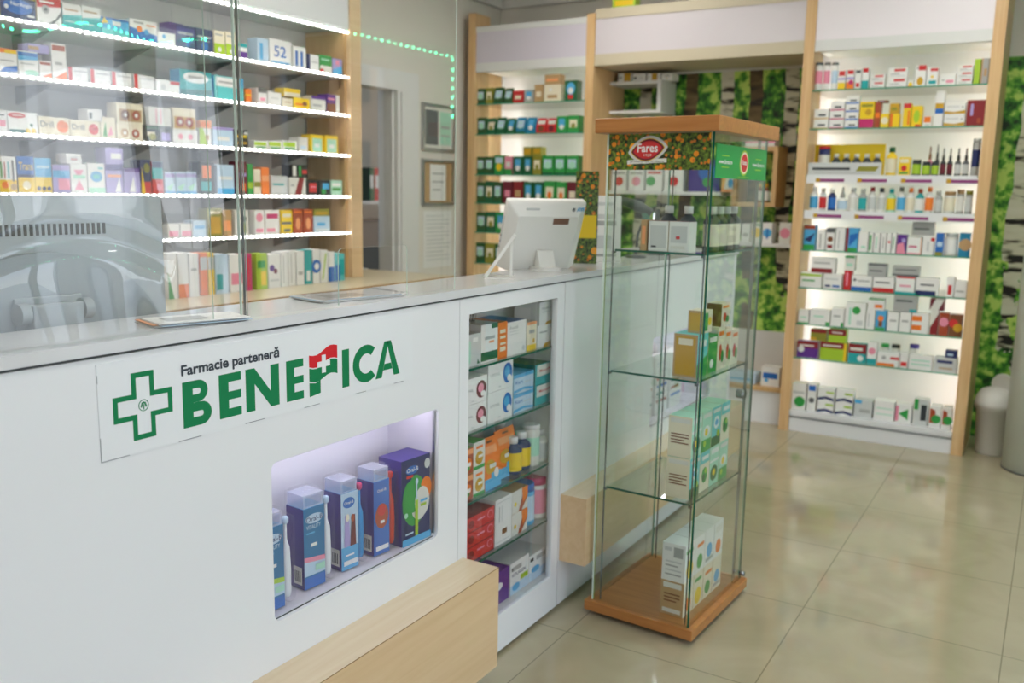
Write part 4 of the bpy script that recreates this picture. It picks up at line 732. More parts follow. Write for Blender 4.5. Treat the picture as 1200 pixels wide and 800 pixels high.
cols = [('white,sky,white', 'white bottle, blue base'), ('lgrey,red,grey', 'grey bottle, red label'), ('navy,blue,white', 'blue bottle'), ('white,pale,grey', 'white pump bottle'), ('white,offw,lgrey', 'plain white bottle'), ('grey,teal,lgrey', 'grey bottle with teal label'), ('white,lgrey,dred', 'white bottle, brown cap'), ('white,lgrey,ink', 'white bottle, dark base'), ('mint,yellow,teal', 'yellow and mint bottle'), ('white,sky,dgrey', 'white bottle, sky label'), ('white,cream,orange', 'orange-capped white bottle'), ('teal,white,rust', 'teal bottle with rust cap'), ('white,orange,orange', 'orange and white bottle'), ('grey,lgrey,lgrey', 'clear grey bottle'), ('offw,cream,tan', 'cream jar'), ('grey,offw,tan', 'grey glass jar'), ('grey,lgrey,olive', 'grey olive-lid jar')]
xs = [947, 958, 968, 979, 992, 1004, 1015, 1026, 1037, 1049, 1060, 1071, 1082, 1093, 1104, 1119, 1129, 1139]
row("right display's fourth shelf", 'x', XF+.03, RZ[3], [(xs[k], xs[k+1]-1, 219+(k % 3)+(k > 12)*3, cols[k][1], cols[k][0], '', {'k': 'jar' if k > 13 else 'dropper' if k == 3 else 'bottle'}) for k in range(17)], GR, .07)
row("right display's fifth shelf", 'x', XF+.03, RZ[4], [
 (941, 954, 264, 'blue box, green base', 'sky', 'r 0 0 1 .2 green;p 0 .4 1 .7 .6 .3 navy;r 0 .85 1 1 rust'), (957, 966, 269, 'white box, orange spine', 'white', 'r .3 .1 .5 .8 grey'), (967, 977, 267, 'white box with brown bottle', 'white', 'r .2 .1 .8 .25 dred;c .5 .5 .12 brown;r 0 .8 1 1 dgrey'), (978, 989, 267, 'white box with grey text', 'white', 'r .3 .1 .4 .9 grey'), (990, 1004, 267, 'red-edged blue box', 'sky', 'r 0 0 .22 1 dred;p .3 .2 1 .6 1 .8 .3 .7 blue;r .2 0 1 .15 green'), (1005, 1016, 272, 'white box with pale text', 'white', 'r .3 .2 .8 .3 mint'),
 (1017, 1022, 273, 'slim green box', 'white', 'r .1 .1 .6 .9 green'), (1023, 1030, 273, 'slim white box', 'white', 'r .3 .2 .5 .8 mint'), (1031, 1037, 273, 'slim white box', 'white', 'r .4 .2 .6 .8 grey'), (1038, 1043, 273, 'slim white box', 'white', 'r .3 .5 .9 .6 red'), (1044, 1049, 273, 'slim white box', 'white', 'r .3 .2 .5 .8 green'),
 (1050, 1061, 275, 'purple and pink box', 'purple', 'p 0 0 1 0 .7 .6 0 .5 pink;r .5 .6 .9 .8 lilac'), (1062, 1079, 278, 'white box with pink frame', 'white', 'r 0 0 1 .08 pink;r .95 0 1 1 peach;r .1 .4 .7 .5 magenta'), (1080, 1093, 276, 'white box, red dot', 'white', 'c .9 .8 .1 red;r .4 .2 .6 .7 lgrey'), (1095, 1104, 273, 'blue box, olive base', 'blue', 'r 0 0 1 .15 olive;r .2 .4 .9 .6 pale'), (1105, 1121, 273, 'white round tin', 'offw,white,lgrey', '', {'k': 'jar'}), (1122, 1135, 273, 'teal and bronze box', 'bluegreen', 'c .6 .5 .25 tan'),
 (1068, 1094, 259, 'wide grey carton', 'grey', 'r .1 .4 .8 .5 dgrey', {'s': 1})], GR, .07)
row("right display's sixth shelf", 'x', XF+.03, RZ[5], [
 (937, 962, 319, 'white box with lime line', 'white', 'r 0 .75 1 .9 lime;r .1 .4 .7 .5 green'), (964, 986, 321, 'white box, blue pills', 'white', 'r .1 .1 .4 .25 navy;r .5 .1 .9 .25 blue;r .1 .6 .8 .7 lgrey'), (988, 996, 317, 'red slim box', 'red', 'r .3 .2 .6 .9 pink'), (997, 1021, 323, 'white box with navy base', 'white', 'r 0 0 1 .25 blue;c .15 .7 .1 dgrey;r .3 .6 .9 .7 grey'), (1022, 1047, 325, 'white box with red base', 'white', 'r 0 0 1 .28 red;r .1 .6 .8 .7 dgrey'), (1049, 1071, 324, 'white box with thin red top', 'white', 'r 0 .9 1 1 red;r .2 .4 .8 .5 pink'), (1072, 1099, 326, 'white box, navy-maroon base', 'white', 'r 0 0 .9 .25 navy;r .2 .55 .8 .65 dgrey'), (1108, 1117, 325, 'white box with red square', 'white', 'r .2 .1 .7 .6 red'), (1118, 1132, 329, 'white box, grey text', 'white', 'r .1 .3 .8 .4 grey'),
 (950, 978, 302, 'white box, maroon base', 'white', 'r 0 0 .9 .3 dred;r .1 .6 .8 .7 grey', {'s': 1}), (989, 1001, 300, 'white box, green top', 'offw', 'r 0 .88 1 1 green;r .2 .3 .8 .5 mint', {'s': 1}), (1016, 1038, 309, 'grey box', 'grey', 'r 0 .85 1 1 dgrey;r .1 .4 .8 .5 dgrey', {'s': 1}), (1045, 1077, 312, 'wide grey striped box', 'grey', 'r 0 0 1 .2 dgrey;r .1 .6 .9 .7 dgrey', {'s': 1})], GR, .07)
row("right display's seventh shelf", 'x', XF+.03, RZ[6], [
 (935, 947, 363, 'white box, pale green edge', 'white', 'r 0 0 1 .08 green;r .2 .4 .8 .5 mint'), (948, 972, 363, 'white box with green corner', 'white', 'r .8 0 1 .2 green;r .2 .5 .7 .6 mint'), (973, 988, 361, 'white box, green corners', 'white', 'r .8 0 1 .2 green;r .2 .5 .7 .6 grey'), (989, 1013, 355, 'white box with green circle', 'white', 'c .55 .7 .16 green;r .2 .1 .3 .8 mint;r .6 .1 .9 .3 lgrey'), (1014, 1024, 363, 'white box, grey strips', 'white', 'r .2 .1 .4 .8 lgrey'), (1025, 1037, 364, 'sky blue box with figure', 'sky', 'c .5 .6 .15 orange;r .3 .15 .7 .45 brown;r 0 0 1 .12 green'), (1039, 1052, 366, 'white low box', 'white', 'r .2 .5 .8 .6 grey'), (1053, 1066, 366, 'white low box', 'white', 'r .2 .5 .8 .6 grey'), (1067, 1087, 367, 'white box with orange patches', 'white', 'r .0 .6 .6 .85 orange;r 0 .15 .6 .4 orange'), (1089, 1098, 364, 'red and white box', 'offw', 'p 0 0 1 0 1 .9 0 .3 dred'), (1099, 1110, 367, 'brown-red box', 'rust', 'c .5 .6 .2 pink'), (1111, 1126, 369, 'brown-red box with flowers', 'brown', 'c .3 .6 .2 red;c .7 .4 .2 gold'),
 (1017, 1036, 350, 'white box, orange mark', 'white', 'r 0 .9 1 1 green;r .4 .2 .9 .5 orange', {'s': 1}), (1046, 1074, 342, 'grey box, teal top', 'grey', 'r 0 .9 1 1 teal;r .1 .5 .8 .6 dgrey;r .7 0 1 .15 teal', {'s': 1}), (1089, 1106, 350, 'maroon and white box', 'maroon', 'p 0 0 .6 0 1 1 .4 1 offw', {'s': 1})], GR, .07)
row("right display's eighth shelf", 'x', XF+.03, RZ[7], [
 (933, 958, 400, 'red-topped purple box', 'purple,lilac', 'r 0 .6 1 1 dred;r .1 .7 .8 .8 offw;e .2 .5 .15 .2 white'), (960, 991, 401, 'red-topped green box', 'lime,yellow', 'r 0 .65 1 1 dred;r .1 .75 .8 .85 offw;r .9 0 1 1 yellow'), (993, 1014, 403, 'red-topped blue box', 'teal', 'r 0 .5 1 1 dred;r .1 .65 .8 .8 offw;c .7 .25 .15 white'), (1015, 1026, 401, 'white box with teal base', 'white', 'r 0 0 1 .25 teal;c .5 .6 .15 pink'), (1027, 1053, 413, 'white box, orange stripe', 'white', 'r 0 0 .8 .2 orange;r .6 .5 1 .7 red;c .3 .6 .15 grey'), (1054, 1063, 414, 'white and red small box', 'white', 'r .1 .1 .9 .4 red'), (1064, 1092, 417, 'white box with mint lines', 'white', 'r .1 .3 .9 .4 mint;r .1 .6 .9 .7 mint'), (1094, 1121, 419, 'grey box with blue text', 'lgrey', 'r .1 .6 .8 .8 navy;r .2 .2 .8 .3 tan'),
 (949, 968, 386, 'olive and maroon box', 'olive', 'r 0 .7 1 1 dred;r 0 0 .4 .3 gold', {'s': 1}), (970, 991, 386, 'lime and red box', 'lime', 'r 0 .55 1 1 dred;r .2 .7 .8 .8 offw', {'s': 1}), (1030, 1040, 403, 'green lidded jar', 'offw,offw,green', '', {'k': 'jar', 'back': .09}), (1042, 1053, 404, 'black lidded jar', 'offw,offw,black', '', {'k': 'jar', 'back': .09}), (1063, 1075, 404, 'purple lidded jar', 'offw,offw,violet', '', {'k': 'jar', 'back': .09}), (1107, 1121, 411, 'flat navy box', 'navy', 'r .2 .3 .7 .6 pale', {'s': 1})], GR, .07)
row("right display's bottom shelf", 'x', XF+.05, .137, [
 (926, 943, 449, 'white box with green circle', 'white', 'c .6 .3 .2 green;r .1 .6 .9 .7 lgrey'), (945, 955, 450, 'slim white box, blue square', 'white,offw', 'r .1 .75 .9 .95 blue;c .5 .4 .1 dgrey'), (957, 976, 455, 'white box, navy wave', 'white', 'p 0 .0 .5 .15 1 0 1 .2 .5 .35 0 .2 navy;r .5 .6 1 .75 lime', {'n': 2}), (978, 998, 457, 'white box, navy wave', 'white', 'p 0 .0 .5 .15 1 0 1 .2 .5 .35 0 .2 navy;r .5 .6 1 .75 lime', {'n': 2}), (1000, 1021, 469, 'grey-white low box', 'lgrey', 'r .3 .3 .9 .5 grey;r 0 .8 .4 1 sky'), (1023, 1047, 470, 'pale white box with green lines', 'white', 'r .1 .3 .9 .35 mint;r .1 .6 .9 .65 mint'), (1048, 1067, 474, 'white box with green triangle', 'white', 'p .2 .5 .8 .2 .8 .8 green;r 0 .1 .2 .9 pink'), (1069, 1086, 468, 'dark green-grey box', 'lgrey', 'r .5 .2 .9 .8 ink;r 0 .6 .3 1 green'), (1088, 1101, 476, 'red and green box', 'white', 'p 0 .2 .6 .2 .5 .8 0 .9 rust;c .6 .4 .2 green'), (1103, 1114, 478, 'red and green box', 'white', 'p 0 .2 .6 .2 .5 .8 0 .9 rust;c .6 .4 .2 green')], GR, .09)
# ---------------- recess between the two units
b = MB()
t = tag(empty('wall_cube_shelf', (6.10, 2.72, 2.07)), 'white open cube shelf high on the forest wallpaper', 'shelf'); b = MB()
for a in ((-.24, .24, 0, .02), (-.24, .24, .2, .22), (-.24, -.21, .02, .2), (.21, .24, .02, .2)): b.box(0, .28, a[0], a[1], a[2], a[3], M_PANEL)
b.build('casing', t)
row('white cube shelf', 'x', 6.13, 2.2905, [(724, 740, 86, 'white box with yellow stripe', 'white', 'r .45 0 .95 1 gold;r .1 .4 .3 .6 grey'), (741, 757, 86, 'white box, grey marks', 'white', 'r .1 .3 .3 .6 dgrey;r .5 .4 .8 .5 lgrey'), (758, 774, 86, 'white box with yellow stripe', 'white', 'r .35 0 .75 1 gold;r .1 .4 .2 .6 grey'), (775, 788, 86, 'white box with gold dots', 'white', 'c .5 .3 .1 gold;r .3 .6 .8 .7 dgrey')], 'cartons on the white cube shelf', .12)
t = tag(empty('wooden_wall_box', (6.14, 1.80, 1.43)), 'square oak wall box with bottles hung on forest wallpaper', 'shelf'); b = MB()
for a in ((-.15, .15, 0, .03), (-.15, .15, .37, .40), (-.15, -.12, .03, .37), (.12, .15, .03, .37)): b.box(0, .25, a[0], a[1], a[2], a[3], M_OAKD)
b.build('casing', t)
row('oak wall box', 'x', 6.17, 1.4605, [(886, 892, 215, 'dark amber bottle', 'brown,offw,gold', '', {'k': 'bottle'}), (893, 900, 215, 'dark amber bottle', 'brown,offw,gold', '', {'k': 'bottle'}), (901, 906, 217, 'small dark bottle', 'ink,offw,black', '', {'k': 'bottle'})], 'bottles in the oak wall box', .05)
b = MB(); mkbox(b, .2, .12, .09, 'offw', 'r 0 .25 1 .6 pink;r 0 .7 1 .8 grey'); o = b.build('carton'); o.location = (6.16, 1.78, 1.831); o.rotation_euler = (0, 0, -math.pi/2); tag(o, 'pink-striped white carton on top of the oak wall box', 'box')
b = MB(); b.box(6.12, 6.385, 1.47, 2.0, 1.165, 1.19, M_PANEL); tag(b.build('wall_shelf'), 'white wall shelf below the oak wall box', 'shelf')
row('white shelf below oak box', 'x', 6.14, 1.1905, [(868, 878, 262, 'white box, grey text', 'white', 'r .2 .3 .8 .5 grey'), (880, 892, 261, 'white box with yellow circle', 'white', 'c .5 .5 .25 yellow;r .1 .85 .9 .95 green'), (893, 904, 261, 'white box with blue figure', 'white', 'c .5 .5 .22 sky;r .4 .2 .6 .7 blue'), (912, 926, 261, 'white and pink box', 'offw', 'c .5 .5 .25 pink')], 'boxes on the white shelf in the recess', .1)
b = MB(); b.box(6.12, 6.385, 2.02, 2.90, 1.50, 1.525, M_PANEL); tag(b.build('wall_shelf'), 'white wall shelf seen through the top of glass cabinet', 'shelf')
row('white shelf behind glass cabinet', 'x', 6.14, 1.5255, [(716, 734, 196, 'white and red box', 'white', 'c .5 .4 .2 red;r .1 .7 .9 .8 grey'), (736, 754, 196, 'white box, pink dot', 'white', 'c .5 .4 .2 pink;r .1 .7 .9 .8 grey'), (756, 776, 195, 'white and green box', 'white', 'c .3 .4 .2 green;r .1 .7 .9 .8 red'), (778, 800, 195, 'white box, red oval', 'white', 'e .5 .4 .25 .2 red'), (806, 843, 187, 'large purple-blue display box', 'violet', 'e .6 .6 .3 .25 blue;c .6 .3 .15 green;r .1 .85 .6 .92 lilac'), (845, 860, 190, 'orange and white box', 'peach', 'p .2 .1 .9 .1 .9 .9 .5 .9 white;e .7 .3 .2 .15 sky')], 'packages on the shelf behind the glass cabinet', .1)
t = tag(empty('low_cabinet', (5.93, 2.16, 0)), 'low white cabinet with oak shelf at the bottom of recess', 'cabinet')
b = MB(); b.box(0, .44, -.69, .69, 0, .22, M_WHITE); b.build('base', t); b = MB(); b.box(-.02, .44, -.69, .69, .22, .245, M_OAKD); b.build('oak_shelf', t); b = MB(); b.box(.40, .44, -.69, .69, .245, .56, M_PANEL); b.build('back_panel', t)
for (ya, yb, h, dd, c_, lay, lb) in ((1.50, 1.62, .13, .1, 'white', 'r .1 .4 .9 .7 blue;c .3 .3 .1 sky', 'white and blue box on the low oak shelf'), (1.66, 1.86, .07, .14, 'pale', 'r .1 .3 .9 .5 sky', 'flat pale blue pack on the low oak shelf')):
    b = MB(); mkbox(b, yb-ya, dd, h, c_, lay); o = b.build('carton'); o.location = (5.97, (ya+yb)/2, .2455); o.rotation_euler = (0, 0, -math.pi/2); tag(o, lb, 'box')
# pedal bin with raised swing lid
p = on_z(1166, 536, 0)
t = tag(empty('swing_lid_bin', (6.02, .22, 0)), 'white plastic bin with raised swing lid beside the round column', 'bin')
b = MB(); b.lathe([(.085, 0), (.09, .005), (.105, .27), (.115, .272), (.115, .29)], M_PLASTIC, 28); b.build('bin_body', t)
b = MB(); b.lathe([(.117, .28), (.118, .31), (.108, .35), (.085, .385), (.05, .40), (0, .405)], M_PLASTIC, 28); b.build('dome_lid', t)
b = MB(); b.prism([(.075*math.cos(a*math.pi/8), .075*math.sin(a*math.pi/8)) for a in range(16)], 'z', -.008, .008, M_PLASTIC); o = b.build('swing_flap', t, bevel=.004); o.location = (-.02, -.035, .42); o.rotation_euler = (math.radians(20), math.radians(70), 0)
# ------------------------------------------------------------------ glass display cabinet
VX, VY = 2.765, .94
RV = math.radians(-3.0)
v = tag(empty('glass_cabinet', (VX, VY, 0), RV), 'tall glass display cabinet with brown wood base and top', 'glass cabinet')
VW, VD, VZ0, VZ1 = .495, .375, .055, 1.695
vc = bpy.data.objects
b = MB(); b.box(-.02, VW+.02, -.02, VD+.02, .018, .055, M_BEECH); b.box(.03, VW-.03, .03, VD-.03, 0, .018, M_DARK); b.build('base', v, bevel=.003)
b = MB(); b.box(-.045, VW+.03, -.03, VD+.025, VZ1, 1.742, M_BEECH); b.build('top', v, bevel=.003)
def pane(name, x0, x1, y0, y1, e=M_EDGE):
    b = MB(); v0 = len(b.v); b.box(x0, x1, y0, y1, VZ0, VZ1, M_VGLASS); 
    if x1-x0 < y1-y0: b.box(x0-.0002, x1+.0002, y0-.0006, y0, VZ0, VZ1, e); b.box(x0-.0002, x1+.0002, y1, y1+.0006, VZ0, VZ1, e)
    else: b.box(x0-.0006, x0, y0-.0002, y1+.0002, VZ0, VZ1, e); b.box(x1, x1+.0006, y0-.0002, y1+.0002, VZ0, VZ1, e)
    return b.build(name, v)
pane('glass_pane', 0, .005, .008, VD-.008, mat('olive_glass_edge', hexc('8FA052'), .2)); pane('glass_pane', VW-.005, VW, .008, VD-.008)
pane('glass_pane', .0, VW, 0, .006, M_EDGED); pane('glass_pane', .0, VW, VD-.006, VD, M_EDGEL)
for (x, y) in ((.012, .018), (.012, VD-.03), (VW-.02, VD-.03), (VW-.02, .018), (VW-.06, .010)):
    b = MB(); b.box(x, x+.004, y, y+.004, VZ0, VZ1, M_CHROME); b.build('shelf_track', v)
for z in (1.316, .90, .482):
    b = MB(); b.box(.018, VW-.022, .024, VD-.034, z-.007, z, M_SGLASS); b.box(.0165, .018, .024, VD-.034, z-.007, z, M_EDGED); b.box(.018, VW-.022, .0225, .024, z-.007, z, M_EDGED); sh_ = b.build('glass_shelf', v)
    for (x, y) in ((.012, .02), (.012, VD-.035), (VW-.024, .02), (VW-.024, VD-.035)):
        b = MB(); b.box(x, x+.012, y, y+.01, z-.014, z-.007, M_CHROME); b.build('shelf_clip', sh_)
for z in (.085,):
    b = MB(); b.lathe([(.009, 0), (.009, .02)], M_CHROME, 12); o = b.build('lock', v); o.location = (VW-.02, -.002, z); o.rotation_euler = (math.radians(90), 0, 0)
b = MB(); b.lathe([(.016, 0), (.016, .03)], M_CHROME, 14); o = b.build('lock', v); o.location = (VW-.075, .03, .79); o.rotation_euler = (math.radians(90), 0, 0)
# signs on the cabinet
def vsign():
    b = MB(); b.box(-.0035, -.0006, .012, VD-.008, 1.578, 1.693, M_MARI)
    cy, cz = .225, 1.642
    def E(a, h_, m_, off, n=20):   # pointed leaf
        pts = []
        for k in range(n+1): u_ = -1+2*k/n; pts.append((u_*a, h_*math.cos(u_*math.pi/2)**.75))
        for k in range(n-1, 0, -1): u_ = -1+2*k/n; pts.append((u_*a, -h_*math.cos(u_*math.pi/2)**.75))
        b.poly([(-.0035-off, cy-q[0], cz+q[1]+q[0]*.12) for q in pts], m_)
    E(.070, .044, 'lgrey', .0004); E(.060, .036, 'yellow', .0008); E(.058, .034, 'maroon', .0012); E(.050, .028, 'red', .0016)
    b.text('Fares', -.036, cz-.008, .036, cz+.020, 0, 'white', .02, fn=lambda a, z: (-.0057, cy-a, z)); b.text('1929', -.012, cz-.021, .014, cz-.013, 0, 'offw', 0, fn=lambda a, z: (-.0057, cy-a, z))
    b.poly([(-.0042, cy+.072, cz-.046), (-.0042, cy-.068, cz-.040), (-.0042, cy-.068, cz-.027), (-.0042, cy+.072, cz-.033)], 'offw')
    b.text('profesioniști în plante', -.060, cz-.042, .058, cz-.033, 0, 'dgrey', 0, fn=lambda a, z: (-.0047, cy-a, z))
    return b
vsign().build('flower_sign', v)
b = MB(); b.box(.012, VW-.01, -.003, -.0006, 1.555, 1.66, mat('sign_bright_green', hexc('1F9A48'), .3))
cx, cz = .26, 1.608
for r_, m_, o_ in ((.042, 'lime', .0004), (.036, 'cream', .0008), (.030, 'red', .0012)): b.poly([(cx+r_*math.cos(math.pi*k/12), -.003-o_, cz+r_*math.sin(math.pi*k/12)) for k in range(24)], m_)
b.text('Fares', cx-.02, cz-.006, cx+.02, cz+.010, -.0047, 'white', .02)
for xa in (.03, .34): b.text('www.fares.ro', xa, cz-.008, xa+.12, cz+.006, -.0036, 'white', .02); b.box(xa+.03, xa+.09, -.0036, -.003, cz+.016, cz+.019, 'lime'); b.box(xa+.03, xa+.09, -.0036, -.003, cz-.02, cz-.017, 'lime')
b.text('plante medicinale', cx-.05, cz-.05, cx+.05, cz-.043, -.0036, 'lime', .01); b.build('green_sign', v)
# things inside the cabinet : placed in cabinet space, top-level objects
VM = Matrix.Translation((VX, VY, 0)) @ Matrix.Rotation(RV, 4, 'Z')
def vput(o, x, y, z, rz=0): o.matrix_world = VM @ Matrix.Translation((x, y, z)) @ Matrix.Rotation(rz, 4, 'Z')
def vbox(x0, x1, y0, d, z, h, base, side, lay, endlay, label, group, rz=0, top=None, name='tea_box'):
    b = MB(); mkbox(b, x1-x0, d, h, base, lay, side=side, top=top)
    y = 0
    # print on the left end
    for q in endlay.split(';'):
        if not q: continue
        q = q.split(); a = [float(t_) for t_ in q[1:5]]; y += .0003; b.poly([(-(x1-x0)/2-y, d*(1-a[0]), h*a[1]), (-(x1-x0)/2-y, d*(1-a[2]), h*a[1]), (-(x1-x0)/2-y, d*(1-a[2]), h*a[3]), (-(x1-x0)/2-y, d*(1-a[0]), h*a[3])], q[5])
    o = b.build(name); vput(o, (x0+x1)/2, y0, z, rz); tag(o, label, 'box', group); return o
Gv = 'tea boxes in the glass cabinet'
END = 'r .1 .80 .9 .95 offw;r .15 .6 .85 .64 brown;r .15 .5 .85 .54 brown;r .15 .4 .7 .44 brown;r .1 .08 .9 .2 offw'
EW = 'r .15 .15 .85 .19 grey;r .15 .27 .85 .31 lgrey;r .15 .39 .7 .43 grey;r .15 .5 .85 .54 lgrey;r .5 .65 .9 .92 grey;r .1 .8 .4 .9 lgrey'
TY = ['e .5 .55 .3 .18 green;r .1 .82 .9 .95 offw;c .4 .25 .12 white', 'e .5 .5 .3 .2 white;c .5 .5 .1 yellow;r 0 .85 1 1 sky', 'p 0 .3 1 .5 1 0 0 0 green;r .2 .7 .8 .85 white', 'e .4 .4 .2 .2 red;e .7 .3 .2 .15 green;r .1 .8 .8 .9 orange']
PL = ['first', 'second', 'third', 'fourth', 'fifth']
# base: two layers of white boxes along the customer side
cw = ['e .5 .3 .3 .2 orange;r .1 .7 .9 .9 offw', 'e .5 .3 .35 .25 yellow;r .1 .75 .8 .85 green', 'e .5 .3 .3 .2 green;r .2 .7 .9 .8 orange', 'e .5 .4 .3 .2 sky;r .1 .1 .9 .2 grey']
for k in range(4):
    x0 = .05+k*.088
    vbox(x0, x0+.085, .045, .085, VZ0+.0003, .125, 'cream', 'tan', cw[k], END, f'{PL[k]} beige box from front in lower layer on cabinet base', Gv)
    vbox(x0, x0+.085, .045, .085, VZ0+.1263, .135, 'white', 'white', cw[(k+1) % 4], EW, f'{PL[k]} white box from front in upper layer on cabinet base', Gv)
EK = 'r .08 .84 .92 .95 offw;r .12 .55 .88 .58 brown;r .12 .48 .88 .51 brown;r .12 .41 .7 .44 brown;r .12 .34 .88 .37 brown;r .1 .05 .9 .14 cream'
TC = [('mint', 'r 0 0 1 .3 green;e .5 .5 .35 .14 white;c .45 .48 .1 yellow;r .1 .84 .9 .95 offw;c .3 .2 .08 lime'), ('aqua', 'r 0 0 1 .25 dgreen;e .5 .6 .3 .16 white;e .5 .6 .18 .08 sky;r .1 .86 .9 .95 offw;c .7 .3 .09 lime'), ('cream', 'r 0 .7 1 1 aqua;e .5 .4 .3 .2 green;c .4 .35 .09 dgreen;c .6 .5 .07 lime;r .15 .8 .85 .9 white'), ('mint', 'e .5 .3 .4 .2 dgreen;c .5 .32 .09 yellow;r 0 .6 1 .66 white;r .1 .82 .9 .95 white')]
for k in range(4):
    x0 = .05+k*.088
    for j in range(2):
        c_, l_ = TC[(k+2*j+1) % 4]
        vbox(x0, x0+.084, .045, .085, .4823+.1433*j, .1415, c_, 'cream', l_, EK, f'{PL[k]} herbal tea box from front, {["lower", "upper"][j]} layer, third glass shelf', Gv, top='mint')
vbox(.06, .15, .045, .085, .9003, .145, 'aqua', 'tan', TY[2], 'r .08 .05 .92 .95 gold;r .2 .75 .8 .9 cream', 'tall khaki-sided box at front of middle glass shelf', Gv)
vbox(.155, .235, .045, .08, .9003, .13, 'green', 'cream', TY[0], END, 'green box behind tall khaki-sided box on middle glass shelf', Gv)
for k in range(3): vbox(.24+k*.068, .305+k*.068, .045, .08, .9003, .15-.012*k, 'cream', 'cream', TY[3], END, f'{PL[k]} white herbal box with red print on middle glass shelf', Gv)
vbox(.10, .175, .045, .055, 1.0457, .075, 'cream', 'tan', 'r .1 .1 .5 .9 green;c .7 .5 .2 yellow', 'r .1 .1 .9 .9 gold', 'small yellow-ended box lying on the tall khaki box', Gv)
vbox(.26, .34, .045, .055, 1.0507, .08, 'cream', 'brown', TY[3], 'r .1 .1 .9 .9 brown', 'small brown-ended box lying on the white herbal boxes', Gv)
# top glass shelf : two printed cartons side by side facing the front, bottles behind and beside
for k, (y0, y1) in enumerate(((.225, .155), (.152, .082))):
    b = MB(); mkbox(b, abs(y1-y0), .06, .098, 'white', ('r .08 .1 .9 .85 lgrey;r .15 .12 .4 .18 ink' if k == 0 else 'r .08 .3 .9 .85 lgrey;r .35 .42 .55 .52 red;r .1 .1 .8 .2 offw'), side=('tan' if k == 0 else 'offw'), top='dred'); o = b.build('medicine_box'); vput(o, .03, (y0+y1)/2, 1.3163, -math.pi/2); tag(o, ['left white grey-print carton with red top, top glass shelf', 'right white carton with red square, top glass shelf'][k], 'box', 'cartons on the top glass shelf')
b = MB(); mkbox(b, .022, .06, .10, 'tan', 'r .2 .2 .8 .8 peach'); o = b.build('medicine_box'); vput(o, .03, .243, 1.3163, -math.pi/2); tag(o, 'narrow tan box left of white cartons on top glass shelf', 'box')
k = 0
for (x, y) in ((.13, .20), (.13, .13), (.20, .075), (.265, .075), (.33, .075), (.395, .075)):
    bb, cc = mkbottle('bottle', .056, .148, 'ink', 'cream' if k > 1 else 'ink', 'offw'); o = bb.build('syrup_bottle'); cc.build('cap', o); vput(o, x, y-.028, 1.3163); tag(o, (['left', 'right'][k]+' dark syrup bottle behind the white cartons') if k < 2 else PL[k-2]+' dark syrup bottle from the front along the cabinet side', 'bottle', 'syrup bottles on the top glass shelf'); k += 1
b = MB(); mkbox(b, .22, .13, .030, 'white', 'r .2 .15 .95 .85 peach;r .3 .3 .9 .6 tan'); o = b.build('carton'); vput(o, .30, .30, 1.7423, -math.pi/2); tag(o, 'flat white box with peach print lying on cabinet top', 'box')
# leaflet rack items in the second counter window
for k in range(3):
    b = MB(); mkbox(b, .15, .05, .27, 'white', ';'.join(f"r .08 {.86-.13*j:.2f} {.92 if j%2 else .75} {.91-.13*j:.2f} {['rust','blue','dteal'][(j+k)%3]}" for j in range(6))); o = b.build('leaflet_box'); o.location = (3.67+.18*k, 1.50, .5005); tag(o, ['leftmost', 'middle', 'rightmost'][k]+' of three striped leaflet boxes in second counter window', 'box', 'leaflet boxes in the second counter window')
# ------------------------------------------------------------------ toothbrush packs in the lit window
ZN = .5255
M_INSERT = glass('lilac_clear_insert', (.80, .80, .92), 1.5, .1, haze=.38)
M_BRUSH = mat('brush_handle_white', hexc('E8ECEE'), .3); M_SKYP = mat('brush_handle_blue', hexc('2C8CC8'), .3)
def brushpack(x, y, w_, d, h, front, label, handle, headc, rz=-.10):
    t = tag(empty('toothbrush_package', (x, y, ZN), rz), label, 'toothbrush pack', 'electric toothbrush packs in the lit window')
    b = MB(); mkbox(b, w_*.94, d-.012, h*.84, 'bluegreen', front, side='violet'); o = b.build('printed_card', t); o.location = (w_/2, .006, .003)
    # barcode panel on the left side
    b = MB(); b.box(0, w_, 0, d, 0, h, M_BLISTER); b.box(.004, w_-.004, d*.2, d*.9, h, h+.006, M_BLISTER); b.build('blister', t, bevel=.006)
    b = MB(); b.box(-.0012, -.0004, .012, .042, .015, .06, 'offw')
    for k in range(4): b.box(-.0018, -.0012, .016+.006*k, .019+.006*k, .022, .05, 'dgrey')
    b.build('barcode_label', t)
    b = MB(); b.box(.004, w_-.004, .008, d-.008, h*.845, h*.985, M_INSERT); b.box(.010, w_-.010, .007, .008, h*.87, h*.96, M_BLISTER); b.build('top_insert', t)
    b = MB(); hx = w_+.013; hy = .018
    b.lathe([(.009, .018), (.0115, .03), (.0125, h*.35), (.0105, h*.58), (.007, h*.62), (.0045, h*.66), (.004, h*.83)], handle, 14, hx, hy); tb = b.build('toothbrush', t)
    b = MB(); b.lathe([(.004, h*.82), (.009, h*.84), (.0095, h*.885), (.006, h*.90)], headc, 12, hx, hy, 1, .9); b.build('brush_head', tb)
    b = MB(); b.prism(rrect(w_, w_+.028, .008, h*.93, .012, 4), 'y', .001, d*.6, M_BLISTER); b.build('blister_bulge', t)
    return t
F1 = 'r 0 0 1 1 packteal;r 0 0 1 .14 blue;r 0 .16 1 .34 pale;p 0 .34 1 .30 1 .36 0 .40 pink;e .5 .86 .42 .06 pale;t Oral-B .1 .83 .9 .89 navy;t VITALITY .1 .74 .8 .79 pale;r .1 .68 .5 .70 sky;r .3 .52 .6 .56 white;r .5 .2 .95 .28 mint'
F1b = F1.replace('.40 pink', '.40 lime')
